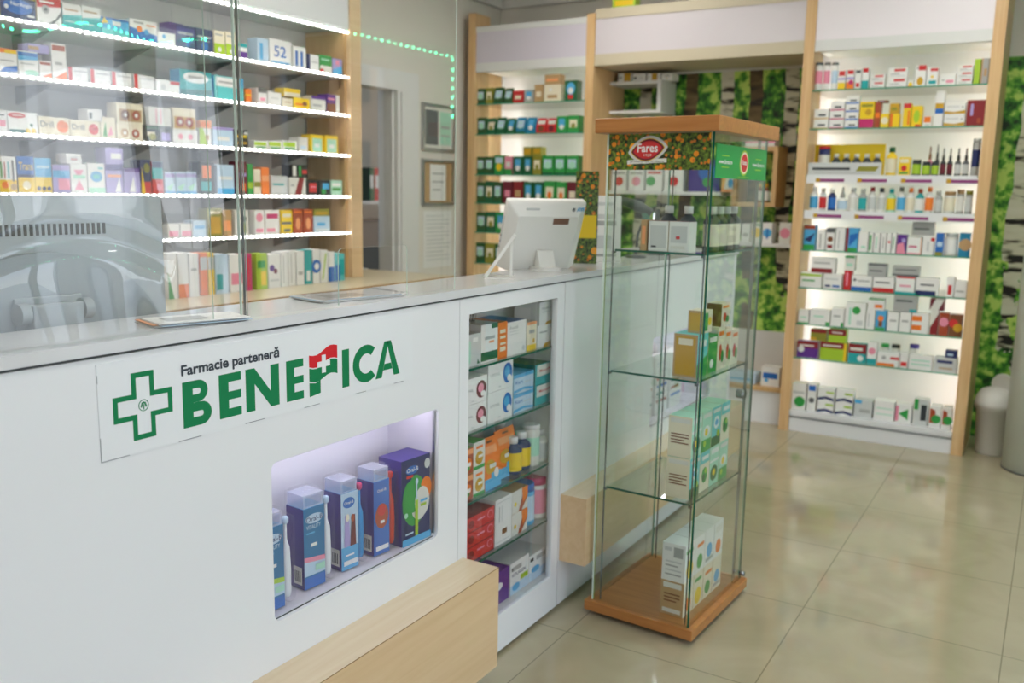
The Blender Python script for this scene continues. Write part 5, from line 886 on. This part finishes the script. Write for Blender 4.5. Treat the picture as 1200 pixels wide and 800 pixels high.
F2 = 'r 0 0 1 1 pale;r 0 0 1 .3 sky;e .45 .87 .35 .07 blue;t Oral-B .18 .85 .72 .89 white;p .15 .3 .5 .3 .45 .72 .2 .72 lilac;p .5 .3 .85 .3 .8 .7 .6 .7 maroon;e .35 .68 .1 .05 cream;e .65 .66 .1 .05 rust;r .1 .06 .9 .12 white;r .2 .18 .7 .2 white'
F3 = 'r 0 0 1 1 blue;r 0 0 1 .28 blue;e .5 .87 .36 .07 blue;t Oral-B .22 .85 .78 .89 white;e .5 .52 .42 .17 rust;e .5 .6 .25 .08 red;r .4 .42 .65 .46 white;r .1 .06 .9 .12 white'
brushpack(1.380, 1.475, .062, .06, .24, F1b, 'leftmost toothbrush pack with blue card and lime stripe, partly cut off', M_BRUSH, 'pale')
brushpack(1.522, 1.487, .070, .075, .245, F1, 'teal-blue toothbrush pack with pink stripe, second from left', M_BRUSH, 'pale')
brushpack(1.655, 1.486, .062, .075, .245, F2, 'pale blue kids toothbrush pack with two figures, third from left', M_SKYP, 'magenta')
brushpack(1.776, 1.48, .062, .075, .245, F3, 'blue kids toothbrush pack with red-orange picture, fourth from left', mat('brush_handle_red', hexc('C8321E'), .3), 'red')
b = MB(); mkbox(b, .118, .085, .245, 'navy', 'e .45 .5 .42 .3 green;e .62 .45 .3 .2 offw;e .2 .78 .15 .05 navy;e .85 .6 .2 .14 orange;e .38 .56 .34 .2 green;e .7 .46 .26 .18 offw;e .35 .87 .22 .05 blue;t Oral-B .16 .85 .55 .90 white;r .45 .06 .55 .5 lime;r .47 .5 .52 .72 pale;e .5 .72 .05 .04 pale;r 0 0 1 .08 sky;c .12 .36 .03 mint;r .62 .46 .86 .49 sky;r .62 .41 .82 .44 lime;e .85 .9 .1 .06 lgrey;r .12 .79 .35 .82 red;c .2 .2 .04 navy;r .08 .13 .35 .15 pale', side='violet', top='violet')
o = b.build('toothbrush_box'); o.location = (1.932, 1.462, ZN); o.rotation_euler = (0, 0, -.08); tag(o, 'navy toothbrush carton with green disc at window right end', 'box')
# ------------------------------------------------------------------ stock in the open glass-shelf cabinet
def cbox(x0, x1, z, h, base, lay, label, d=.12, y=1.475, side=None, top=None, name='medicine_box', group='stock in the counter cabinet', rz=0):
    d = min(d, .142); b = MB(); mkbox(b, x1-x0, d, h, base, lay, side=side, top=top); o = b.build(name); o.location = ((x0+x1)/2, y, z+.0004); o.rotation_euler = (0, 0, rz); return tag(o, label, 'box', group)
def X(px, z, y=1.475): return col_at(px, 'y', y, z)
def Hh(py, px, z, y=1.475): return z_at(py, X(px, z, y), y)-z
z = SZ[0]
cbox(2.165, X(563, z), z, Hh(392, 552, z), 'lgrey', 'r .1 .1 .5 .8 mint;r .6 .75 .85 .88 white;p .8 .05 .95 .05 .85 .2 dgreen', 'pale grey-green box at left of top cabinet shelf', .2)
cbox(X(563.5, z), X(583, z), z, Hh(379.5, 573, z), 'white', 'r 0 .05 1 .28 dgreen;r .6 .87 1 1 dgreen;r .2 .6 .8 .68 grey;r .45 .5 .75 .56 peach', 'white box with dark green band on top cabinet shelf')
cbox(X(583.3, z), X(594, z), z, Hh(377.5, 588, z), 'orange', 'r .2 .7 .8 .8 cream;r .2 .55 .8 .62 cream;r .2 .2 .8 .32 cream;r .2 .38 .8 .44 cream', 'orange spine box on top cabinet shelf')
cbox(X(594.3, z), X(616, z), z, Hh(376, 605, z), 'white', 't Acatil .1 .78 .55 .88 grey;r .1 .7 .6 .72 lgrey;r .1 .62 .6 .64 lgrey;c .85 .15 .08 lgrey', 'white box with blue top on top cabinet shelf', .14, top='blue')
cbox(X(617, z), X(628, z), z, Hh(377, 622, z), 'cream', 'r 0 0 1 .2 yellow;r .2 .6 .8 .72 grey;r .6 .25 .8 .4 gold;r 0 .9 1 1 peach', 'slim white box with yellow base on top cabinet shelf', .08)
cbox(X(629.5, z), X(651.5, z), z, Hh(380, 640, z), 'white', 'p .3 0 1 0 1 .28 .4 .16 gold;r .1 .65 .5 .72 grey', 'white box with gold corner, lower of two on cabinet shelf', .10)
cbox(X(631.5, z), X(651.5, z), z+Hh(380, 640, z)+.0005, Hh(352.5, 641, z)-Hh(380, 640, z)-.002, 'white', 'p .3 0 1 0 1 .22 .4 .12 gold;t ALBELEO .1 .68 .9 .78 grey;r .1 .55 .6 .58 lgrey', 'white box with gold corner, upper of two on cabinet shelf', .10)
# pencil basket standing on the pale box
zb = z+Hh(392, 552, z)+.001
t = tag(empty('wire_basket', (2.25, 1.555, zb)), 'small black wire basket with coloured lids in counter cabinet', 'basket')
b = MB()
for k in range(13): 
    for (xa, ya) in ((-.06+.01*k, -.04), (-.06+.01*k, .04)): b.tube([(xa*.85, ya*.85, 0), (xa, ya, .055)], .0008, M_DARK, 4)
for k in range(9):
    for xa in (-.06, .06): b.tube([(xa*.85, (-.04+.01*k)*.85, 0), (xa, -.04+.01*k, .055)], .0008, M_DARK, 4)
for zz, s_ in ((0, .85), (.028, .92), (.055, 1)): b.tube([(-.06*s_, -.04*s_, zz), (.06*s_, -.04*s_, zz), (.06*s_, .04*s_, zz), (-.06*s_, .04*s_, zz), (-.06*s_, -.04*s_, zz)], .0015, M_DARK, 5)
b.box(-.05, .05, -.033, .033, 0, .002, M_DARK); b.build('basket_body', t)
b = MB(); b.box(-.035, .01, -.043, -.041, .01, .035, 'dgrey'); b.build('name_plate', t)
for k, c_ in enumerate(('dgreen', 'red', 'dred', 'lime')):
    b = MB(); b.lathe([(.012, 0), (.012, .05), (.009, .055)], c_, 12); o = b.build('small_tube'); o.location = (2.215+.022*k, 1.555, zb+.0025); tag(o, f"{['dark green', 'red', 'maroon', 'lime'][k]} small tube standing in the wire basket", 'tube', 'tubes in the wire basket')
z = SZ[1]
for (a, c_, tp, w2, cl, n_, ring) in ((2.166, X(570, z), 443, 0, 'maroon', 'purple', 1), (X(571.5, z), X(600, z), 421, 0, 'blue', 'blue', 2)):
    pc = 555 if ring == 1 else 586; hh = Hh(tp+ (0 if ring == 2 else 0), pc, z)/2
    for j in range(2):
        cbox(a, c_, z+j*(hh+.0004), hh-.0006, 'white', f't UPONIL .08 .5 .48 .6 grey;e .78 .5 .19 .34 {cl};e .76 .55 .11 .18 {"pink" if ring == 1 else "sky"};e .84 .32 .09 .11 white;r .4 .1 .5 .14 lgrey', f'{["lower", "upper"][j]} white box with {n_} ring on second cabinet shelf', .16, top='white')
hh = Hh(437, 612, z)/2
for j in range(2): cbox(X(601.5, z), X(624.5, z), z+j*(hh+.0004), hh-.0006, 'pale', 'r 0 .82 1 1 sky;t Kart .08 .5 .45 .68 blue;p 0 .05 .5 .15 1 .02 1 .14 .5 .28 0 .2 sky;r .5 .5 .9 .54 lgrey', f'{["lower", "upper"][j]} pale blue wave box on second cabinet shelf', .13, top='sky')
hh = Hh(425, 637, z)/2
for j in range(2): cbox(X(626.5, z), X(650, z), z+j*(hh+.0004), hh-.0006, 'teal', 'r .08 .4 .98 .95 offw;t MemoPlus .2 .6 .85 .74 red;p .5 .4 .98 .4 .98 .52 teal;e .88 .25 .08 .1 lilac', f'{["lower", "upper"][j]} teal box with red word on second cabinet shelf', .20, side='dteal', top='dgreen')
z = SZ[2]
for a, c_, bs, pc, nm_ in ((2.166, X(554, z), 'rust', 547, 'orange-red'), (X(554.5, z), X(567.5, z), 'offw', 561, 'green-topped white')):
    hh = Hh(526 if pc == 547 else 517, pc, z)/2
    for j in range(2): cbox(a, c_, z+j*(hh+.0004), hh-.0006, bs, ('r 0 .75 1 .95 peach;e .5 .4 .4 .25 orange;e .5 .25 .25 .14 green;r .4 .3 .8 .45 white' if pc == 547 else 'r 0 .0 1 .12 green;e .5 .4 .35 .25 gold;r .2 .75 .8 .85 orange;r .4 .4 .8 .5 white'), f'{["lower", "upper"][j]} {nm_} fruit-print box on third cabinet shelf', .13, top='green')
for k, (pa, pb, pt, yy, lb) in enumerate(((568.5, 587, 514, 1.475, 'left orange sweets pouch with blue corner, third cabinet shelf'), (585, 607, 503, 1.50, 'right taller orange sweets pouch, third cabinet shelf'))):
    w_ = X(pb, z, yy)-X(pa, z, yy); h = Hh(pt, (pa+pb)/2, z, yy); b = MB(); mkpouch(b, w_, .05, h, 'orange', 'r 0 0 1 .22 sky;r .4 .2 1 .32 sky;r .1 .7 .9 .84 peach;e .35 .45 .3 .14 gold;r .3 .42 .7 .5 offw;e .7 .3 .15 .1 white;r .35 .9 .65 .94 brown'); o = b.build('sweets_pouch'); o.location = ((X(pa, z, yy)+X(pb, z, yy))/2, yy, z+.0005); tag(o, lb, 'pouch', 'sweets pouches in the counter cabinet')
for (pa, pb, pt, bd, lbc, cp, yy, lb) in ((604, 615.5, 513, 'navy', 'yellow', 'white', 1.475, 'left navy bottle with yellow label, third cabinet shelf'), (614, 626, 507, 'navy', 'yellow', 'white', 1.48, 'right navy bottle with yellow label, third cabinet shelf'), (625.5, 635.5, 498, 'offw', 'mint', 'white', 1.475, 'tall white bottle with mint label, third cabinet shelf'), (636, 645.5, 504, 'offw', 'lgrey', 'white', 1.475, 'shorter plain white bottle at shelf right end'), (588, 603, 496, 'ink', 'ink', 'lgrey', 1.54, 'dark bottle behind orange pouches, grey cap'), (612, 622, 502, 'navy', 'navy', 'offw', 1.545, 'navy bottle at the back behind yellow-label bottles')):
    w_ = X(pb, z, yy)-X(pa, z, yy); h = Hh(pt, (pa+pb)/2, z, yy); bb, cc = mkbottle('tube' if 'tall white' in lb else 'bottle', min(w_, .07), h, bd, lbc, cp); o = bb.build('pill_bottle'); cc.build('cap', o); o.location = ((X(pa, z, yy)+X(pb, z, yy))/2, yy, z+.0005); tag(o, lb, 'bottle', 'bottles in the counter cabinet')
z = SZ[3]
hh = Hh(602, 560, z)/3
for j in range(3): cbox(2.20, X(578.5, z), z+j*(hh+.0004), hh-.0008, 'red', 'e .2 .5 .1 .28 dred;e .85 .6 .1 .28 pink;r .4 .55 .65 .68 pink;e .85 .6 .08 .22 red;r 0 0 1 .06 maroon', ['bottom', 'middle', 'top'][j]+' of three stacked red boxes on fourth cabinet shelf', .13, side='dred', top='dred')
cbox(X(580, z), X(599, z), z, Hh(583, 589, z), 'white', 'r .08 .06 .92 .94 lgrey;r .1 .08 .9 .92 white;r .4 .2 .7 .32 brown;r .2 .5 .25 .85 grey;r .35 .5 .4 .85 lgrey', 'white box with thin grey frame on fourth cabinet shelf', .10)
hh = Hh(573, 608, z)/2
for j in range(2): cbox(X(599.5, z), X(617.5, z), z+j*(hh+.0004), hh-.0006, 'offw', 'p .4 0 .6 0 1 .5 1 1 .8 1 rust;p .7 .3 1 .6 1 1 .6 1 orange;c .2 .4 .1 yellow', f'{["lower", "upper"][j]} white and orange swoosh box on fourth cabinet shelf', .1, top='tan')
for (pa, pb, pt, bd, lbc, cp, yy, lb) in ((617, 631, 567, 'sky', 'pale', 'blue', 1.475, 'pale blue jar with bright blue lid on fourth cabinet shelf'), (632, 646, 559, 'offw', 'pink', 'magenta', 1.475, 'jar with magenta lid and pink label on fourth cabinet shelf'), (570, 584, 570, 'blue', 'navy', 'blue', 1.545, 'dark blue jar behind white boxes on fourth cabinet shelf'), (600, 614, 560, 'brown', 'brown', 'dred', 1.555, 'brown jar at the back of fourth cabinet shelf')):
    w_ = X(pb, z, yy)-X(pa, z, yy); h = Hh(pt, (pa+pb)/2, z, yy); bb, cc = mkbottle('jar', w_, h, bd, lbc, cp); o = bb.build('supplement_jar'); cc.build('lid', o); o.location = ((X(pa, z, yy)+X(pb, z, yy))/2, yy, z+.0005); tag(o, lb, 'jar', 'jars in the counter cabinet')
z = .143
cbox(2.24, X(596, z), z, Hh(672, 582, z), 'purple', 'r .1 .6 .5 .68 lilac;e .7 .55 .12 .12 white;e .3 .25 .12 .12 pink', 'purple box at the bottom of the counter cabinet', .15, side='violet', top='purple')
pm = 627
cbox(X(597.5, z), X(619, z), z, Hh(655, 608, z), 'white', 'r .1 .72 .6 .86 grey;t KOLAGEN .1 .55 .8 .66 navy;r 0 0 1 .3 pale;r .55 .32 .95 .48 lime;e .3 .2 .2 .12 sky;r .05 .75 .12 .85 ink', 'white and pale blue collagen box, left of two at bottom', .2, top='lgrey')
cbox(X(619.5, z), X(643.5, z), z, Hh(645, 631, z), 'white', 'r .35 .7 .95 .88 grey;r 0 0 1 .35 pale;e .3 .4 .2 .12 sky;r .05 .75 .2 .88 ink', 'white and pale blue box, right of two at bottom', .2, top='lgrey')
# ------------------------------------------------------------------ things on the countertop
# protective screens
def screen(x0, x1, zt, label, notch=None):
    outer = [(x0, ZT+.001)]
    if notch:
        a, c_, h = notch; outer += [(a, ZT+.001)]+[(a+.012-.012*math.cos(q), ZT+h-.012+.012*math.sin(q)) for q in (0, .5, 1.05, 1.57)]+[(c_-.012+.012*math.sin(q), ZT+h-.012+.012*math.cos(q)) for q in (0, .5, 1.05, 1.57)]+[(c_, ZT+.001)]
    outer += [(x1, ZT+.001), (x1, zt), (x0, zt)]
    b = MB(); b.prism(outer, 'y', 1.455, 1.458, M_EDGEL, M_GLASS)
    # caps need separate plain faces : large n-gons are fine, they are planar
    return tag(b.build('protective_screen'), label, 'screen')
screen(-.5, 1.245, 2.5, 'clear acrylic counter screen before the left monitor')
screen(1.336, 2.105, 2.5, 'clear acrylic counter screen with rounded pass-through notch', (1.62, 1.885, .135))
b = MB(); b.box(1.325, 1.3345, 1.459, 1.466, ZT, 2.52, glass('acrylic_post', (.90, .90, .89), 2.0)); b.box(1.3346, 1.3356, 1.4595, 1.4665, ZT, 2.52, M_ALU); b.box(1.3240, 1.3249, 1.4595, 1.4665, ZT, 2.52, M_EDGEL); tag(b.build('screen_post'), 'thin upright clear post between the two counter screens', 'post')
# wavy plastic film hanging behind the left screen
def film():
    b = MB(); NX, NZ = 110, 120; vs = []
    x0, x1, z0, z1 = -.1, 1.31, ZT+.002, 2.45
    for j in range(NZ+1):
        for i in range(NX+1):
            u_, v_ = i/NX, j/NZ; x = x0+(x1-x0)*u_; z = z0+(z1-z0)*v_
            y = 1.478+.037*(z-z0)+.0016*math.sin(x*11+z*1.5)+.0011*math.sin(x*23+1+z*2.0)+.0012*math.sin(z*6+x*2)
            k = max(0, 1-(z-z0)/.30); y += .004*k*math.sin(x*14-1.2+z*4)+.0008*k*math.sin(x*41+z*9)
            if x < 1.16: zc = 1.405-((x-.97)/.30)**2*.13; y += .012*math.exp(-((z-zc)/.022)**2)
            y = max(y, 1.462)
            vs.append((x, y, z))
    b.add(vs, [(j*(NX+1)+i, j*(NX+1)+i+1, (j+1)*(NX+1)+i+1, (j+1)*(NX+1)+i) for j in range(NZ) for i in range(NX)], M_FILM, True)
    return tag(b.build('plastic_film'), 'clear wavy plastic film hanging behind the left screen', 'plastic film')
film()
# left monitor seen from behind
t = tag(empty('monitor', (1.09, 1.79, 1.0)), 'large grey monitor seen from behind at the far left', 'monitor')
b = MB(); b.prism(rrect(-.30, .285, .12, .475, .012, 4), 'y', -.02, .05, M_GPLASTIC); b.build('back_shell', t, bevel=.006)
b = MB(); b.prism([(.285*math.cos(math.pi*k/24)-.02, .13+.232*math.sin(math.pi*k/24)) for k in range(25)], 'y', -.045, -.018, mat('grey_plastic_cover', hexc('9CA7AC'), .4)); b.build('rear_cover', t, bevel=.004)
b = MB()
for k in range(34): 
    x = -.28+.0125*k; b.box(x, x+.006, -.0215, -.0199, .395, .418, M_DARK)
b.build('vent_slots', t)
b = MB(); b.box(-.09, .055, -.052, -.045, .21, .275, M_GPLASTIC); b.tube([(-.095, -.066, .245), (-.075, -.066, .245)], .022, M_GPLASTIC, 16); b.tube([(.04, -.066, .245), (.06, -.066, .245)], .022, M_GPLASTIC, 16); b.box(-.072, .036, -.085, -.06, 0.01, .262, M_GPLASTIC); b.box(-.11, .08, -.10, .06, 0, .012, M_GPLASTIC); b.build('stand', t, bevel=.003)
t = tag(empty('staff_desk', (.5, 1.92, 0)), 'lower staff desk behind the counter carrying the grey monitor', 'desk')
b = MB(); b.box(-1.0, 1.1, -.24, .26, .96, .9995, M_OAKX); b.build('desk_top', t)
for x in (-.98, 1.06): b = MB(); b.box(x, x+.02, -.22, .24, 0, .96, M_PANEL); b.build('side_panel', t)
# brochure stack standing in for papers reflected in the film
def sheets(px, py, w_, d, n, rz, label, cols_, nm='brochure', plast=False):
    p = on_z(px, py, ZT+.005); b = MB()
    for k in range(n): a = random.uniform(-.01, .01); b.box(-w_/2+a, w_/2+a, -d/2-a, d/2-a, .0015*k, .0015*k+.0012, cols_[k % len(cols_)])
    b.box(-w_*.35, w_*.1, -d*.3, d*.2, .0015*n, .0015*n+.0002, 'grey'); 
    if plast: b.box(-w_/2-.01, w_/2+.01, -d/2-.008, d/2+.008, .0015*n+.001, .0015*n+.0015, M_BLISTER)
    o = b.build(nm); o.location = (p.x, p.y, ZT+.0005); o.rotation_euler = (0, 0, rz); return tag(o, label, 'papers')
sheets(228, 374, .19, .10, 6, -.3, 'grey-blue brochure stack standing in for reflections in the film', ['lgrey', 'white', 'pale', 'peach'])
sheets(412, 346, .26, .13, 5, -.2, 'papers in a plastic sleeve by the screen notch', ['white', 'lgrey', 'white', 'pale'], 'document_sleeve', True)
# little white angled stand
p = on_z(585, 325, ZT); t = tag(empty('tablet_stand', (p.x, p.y, ZT), math.radians(-60)), 'small white angled stand on the countertop', 'stand')
b = MB(); b.prism([(-.045, 0), (.05, 0), (.05, .004), (-.045, .004)], 'y', -.04, .04, M_PLASTIC); b.build('base_plate', t)
b = MB(); b.prism([(-.05, .004), (-.038, .004), (.052, .135), (.045, .142)], 'y', -.03, .03, M_PLASTIC); b.build('back_plate', t)
b = MB(); b.prism([(.035, .004), (.042, .004), (.043, .118), (.036, .112)], 'y', -.02, .02, M_PLASTIC); b.build('support_leg', t)
# right all-in-one till computer, seen from behind, leaning back
t = tag(empty('till_computer', (2.86, 1.60, ZT), math.radians(-38)), 'white all-in-one till computer seen from behind, tilted back', 'monitor')
body = bpy.data.objects.new('body_pivot', None); 
TILT = math.radians(24)
def tl(b, name, par, bevel=0, up=.006):
    o = b.build(name, par, bevel=bevel); o.location = (0, .05, up); o.rotation_euler = (TILT, 0, 0); return o
W2, HH = .15, .262
b = MB(); f_ = [(-W2, .03, 0), (W2, .03, 0), (W2, .03, HH), (-W2, .03, HH)]; f2 = [(-W2, .0, 0), (W2, .0, 0), (W2, .0, HH), (-W2, .0, HH)]; f3 = [(-W2+.035, -.035, .0), (W2-.035, -.035, .0), (W2-.035, -.03, HH-.045), (-W2+.035, -.03, HH-.045)]
vs = f_+f2+f3; fs = [(3, 2, 1, 0)]+[(i, (i+1) % 4, 4+(i+1) % 4, 4+i) for i in range(4)]+[(4+i, 4+(i+1) % 4, 8+(i+1) % 4, 8+i) for i in range(4)]+[(8, 9, 10, 11)]
b.add(vs, fs, M_PLASTIC); bd = tl(b, 'body', t, .006)
def onb(b, name): o = b.build(name, bd); return o
b = MB(); b.box(-.14, .14, .0302, .031, .012, HH-.012, M_DARK); onb(b, 'touch_screen')
b = MB(); b.box(-W2-.0012, -W2+.001, .006, .020, .06, .20, 'lgrey'); 
for k in range(3): b.box(-W2-.002, -W2-.0008, .009, .016, .075+.022*k, .083+.022*k, 'dgrey')
onb(b, 'port_cover')
b = MB(); b.box(.02, .08, -.0325, -.0300, HH-.075, HH-.052, mat('sticker_brown', hexc('7A5A48'), .5)); onb(b, 'sticker')
b = MB(); b.box(-.085, -.035, -.0195, -.0150, HH-.026, HH-.019, 'lgrey'); onb(b, 'maker_lettering')
b = MB(); b.text('AW', .108, HH-.03, .14, HH-.012, -.020, 'sky', .03); b.text('e', .09, HH-.03, .102, HH-.016, -.020, 'dgrey', .02); onb(b, 'blue_mark')
b = MB(); b.prism(rrect(-.04, .05, -.09, .03, .02, 4), 'z', 0, .012, M_PLASTIC); b.prism([(-.06, 0), (-.02, 0), (.045, .055), (.03, .075), (-.03, .07)], 'x', -.025, .035, M_PLASTIC); b.build('foot', t, bevel=.003)
# leaflet holder, yellow flyer stand, card terminal and scanner behind the glass cabinet
p = on_z(716, 316, ZT); b = MB(); mkbox(b, .13, .003, .27, 'white', 'r .08 .55 .85 .62 grey;r .1 .65 .85 .72 lgrey;r .2 .2 .7 .4 lgrey;r .1 .85 .8 .9 lgrey;r .1 .08 .85 .12 grey')
b.prism([(0, 0), (.07, 0), (.003, .12)], 'x', -.06, .06, M_GLASS); o = b.build('leaflet_holder'); o.location = (3.36, 1.58, ZT+.0005); o.rotation_euler = (math.radians(-9), 0, math.radians(-58)); tag(o, 'clear stand holding a white printed leaflet behind glass cabinet', 'leaflet stand')
b = MB(); b.box(-.045, .045, 0, .004, 0, .36, M_MARI); b.box(-.04, .04, -.0008, 0, .10, .19, 'yellow'); b.prism([(.004, 0), (.05, 0), (.004, .15)], 'x', -.01, .01, 'white'); o = b.build('flyer_stand'); o.location = (3.22, 1.60, ZT+.0005); o.rotation_euler = (0, 0, math.radians(-58)); tag(o, 'yellow flower flyer standing between till computer and leaflet', 'flyer')
t = tag(empty('barcode_scanner', (3.70, 1.59, ZT), math.radians(-58)), 'dark green barcode scanner on a bent stand', 'scanner')
b = MB(); b.lathe([(.045, 0), (.045, .008), (.01, .014)], M_DARK, 18); b.tube([(0, 0, .01), (.005, 0, .10), (.03, 0, .17)], .006, M_DARK, 8); b.build('stand', t)
b = MB(); b.tube([(.06, 0, .10), (.045, 0, .16), (.03, 0, .205)], [.014, .016, .018], mat('scanner_green', hexc('2C6B55'), .4), 10); b.tube([(.06, 0, .195), (.0, 0, .225), (-.08, 0, .25)], [.02, .024, .018], M_DARK, 10); b.build('scanner_body', t)
t = tag(empty('card_terminal', (3.95, 1.59, ZT), math.radians(-60)), 'dark card terminal with glowing patch for a highlight seen through the glass', 'card terminal')
b = MB(); b.prism([(-.05, 0), (.05, 0), (.05, .02), (.0, .06), (-.0, .21), (-.02, .21), (-.03, .02)], 'y', -.035, .035, M_DARK); b.build('body', t, bevel=.003)
b = MB(); b.box(-.0325, -.0305, -.02, .02, .12, .19, emis('terminal_highlight', (.85, .9, 1), 2.5)); o = b.build('screen', t); o.rotation_euler = (0, math.radians(3), 0)  # emissive patch imitates a saturated highlight
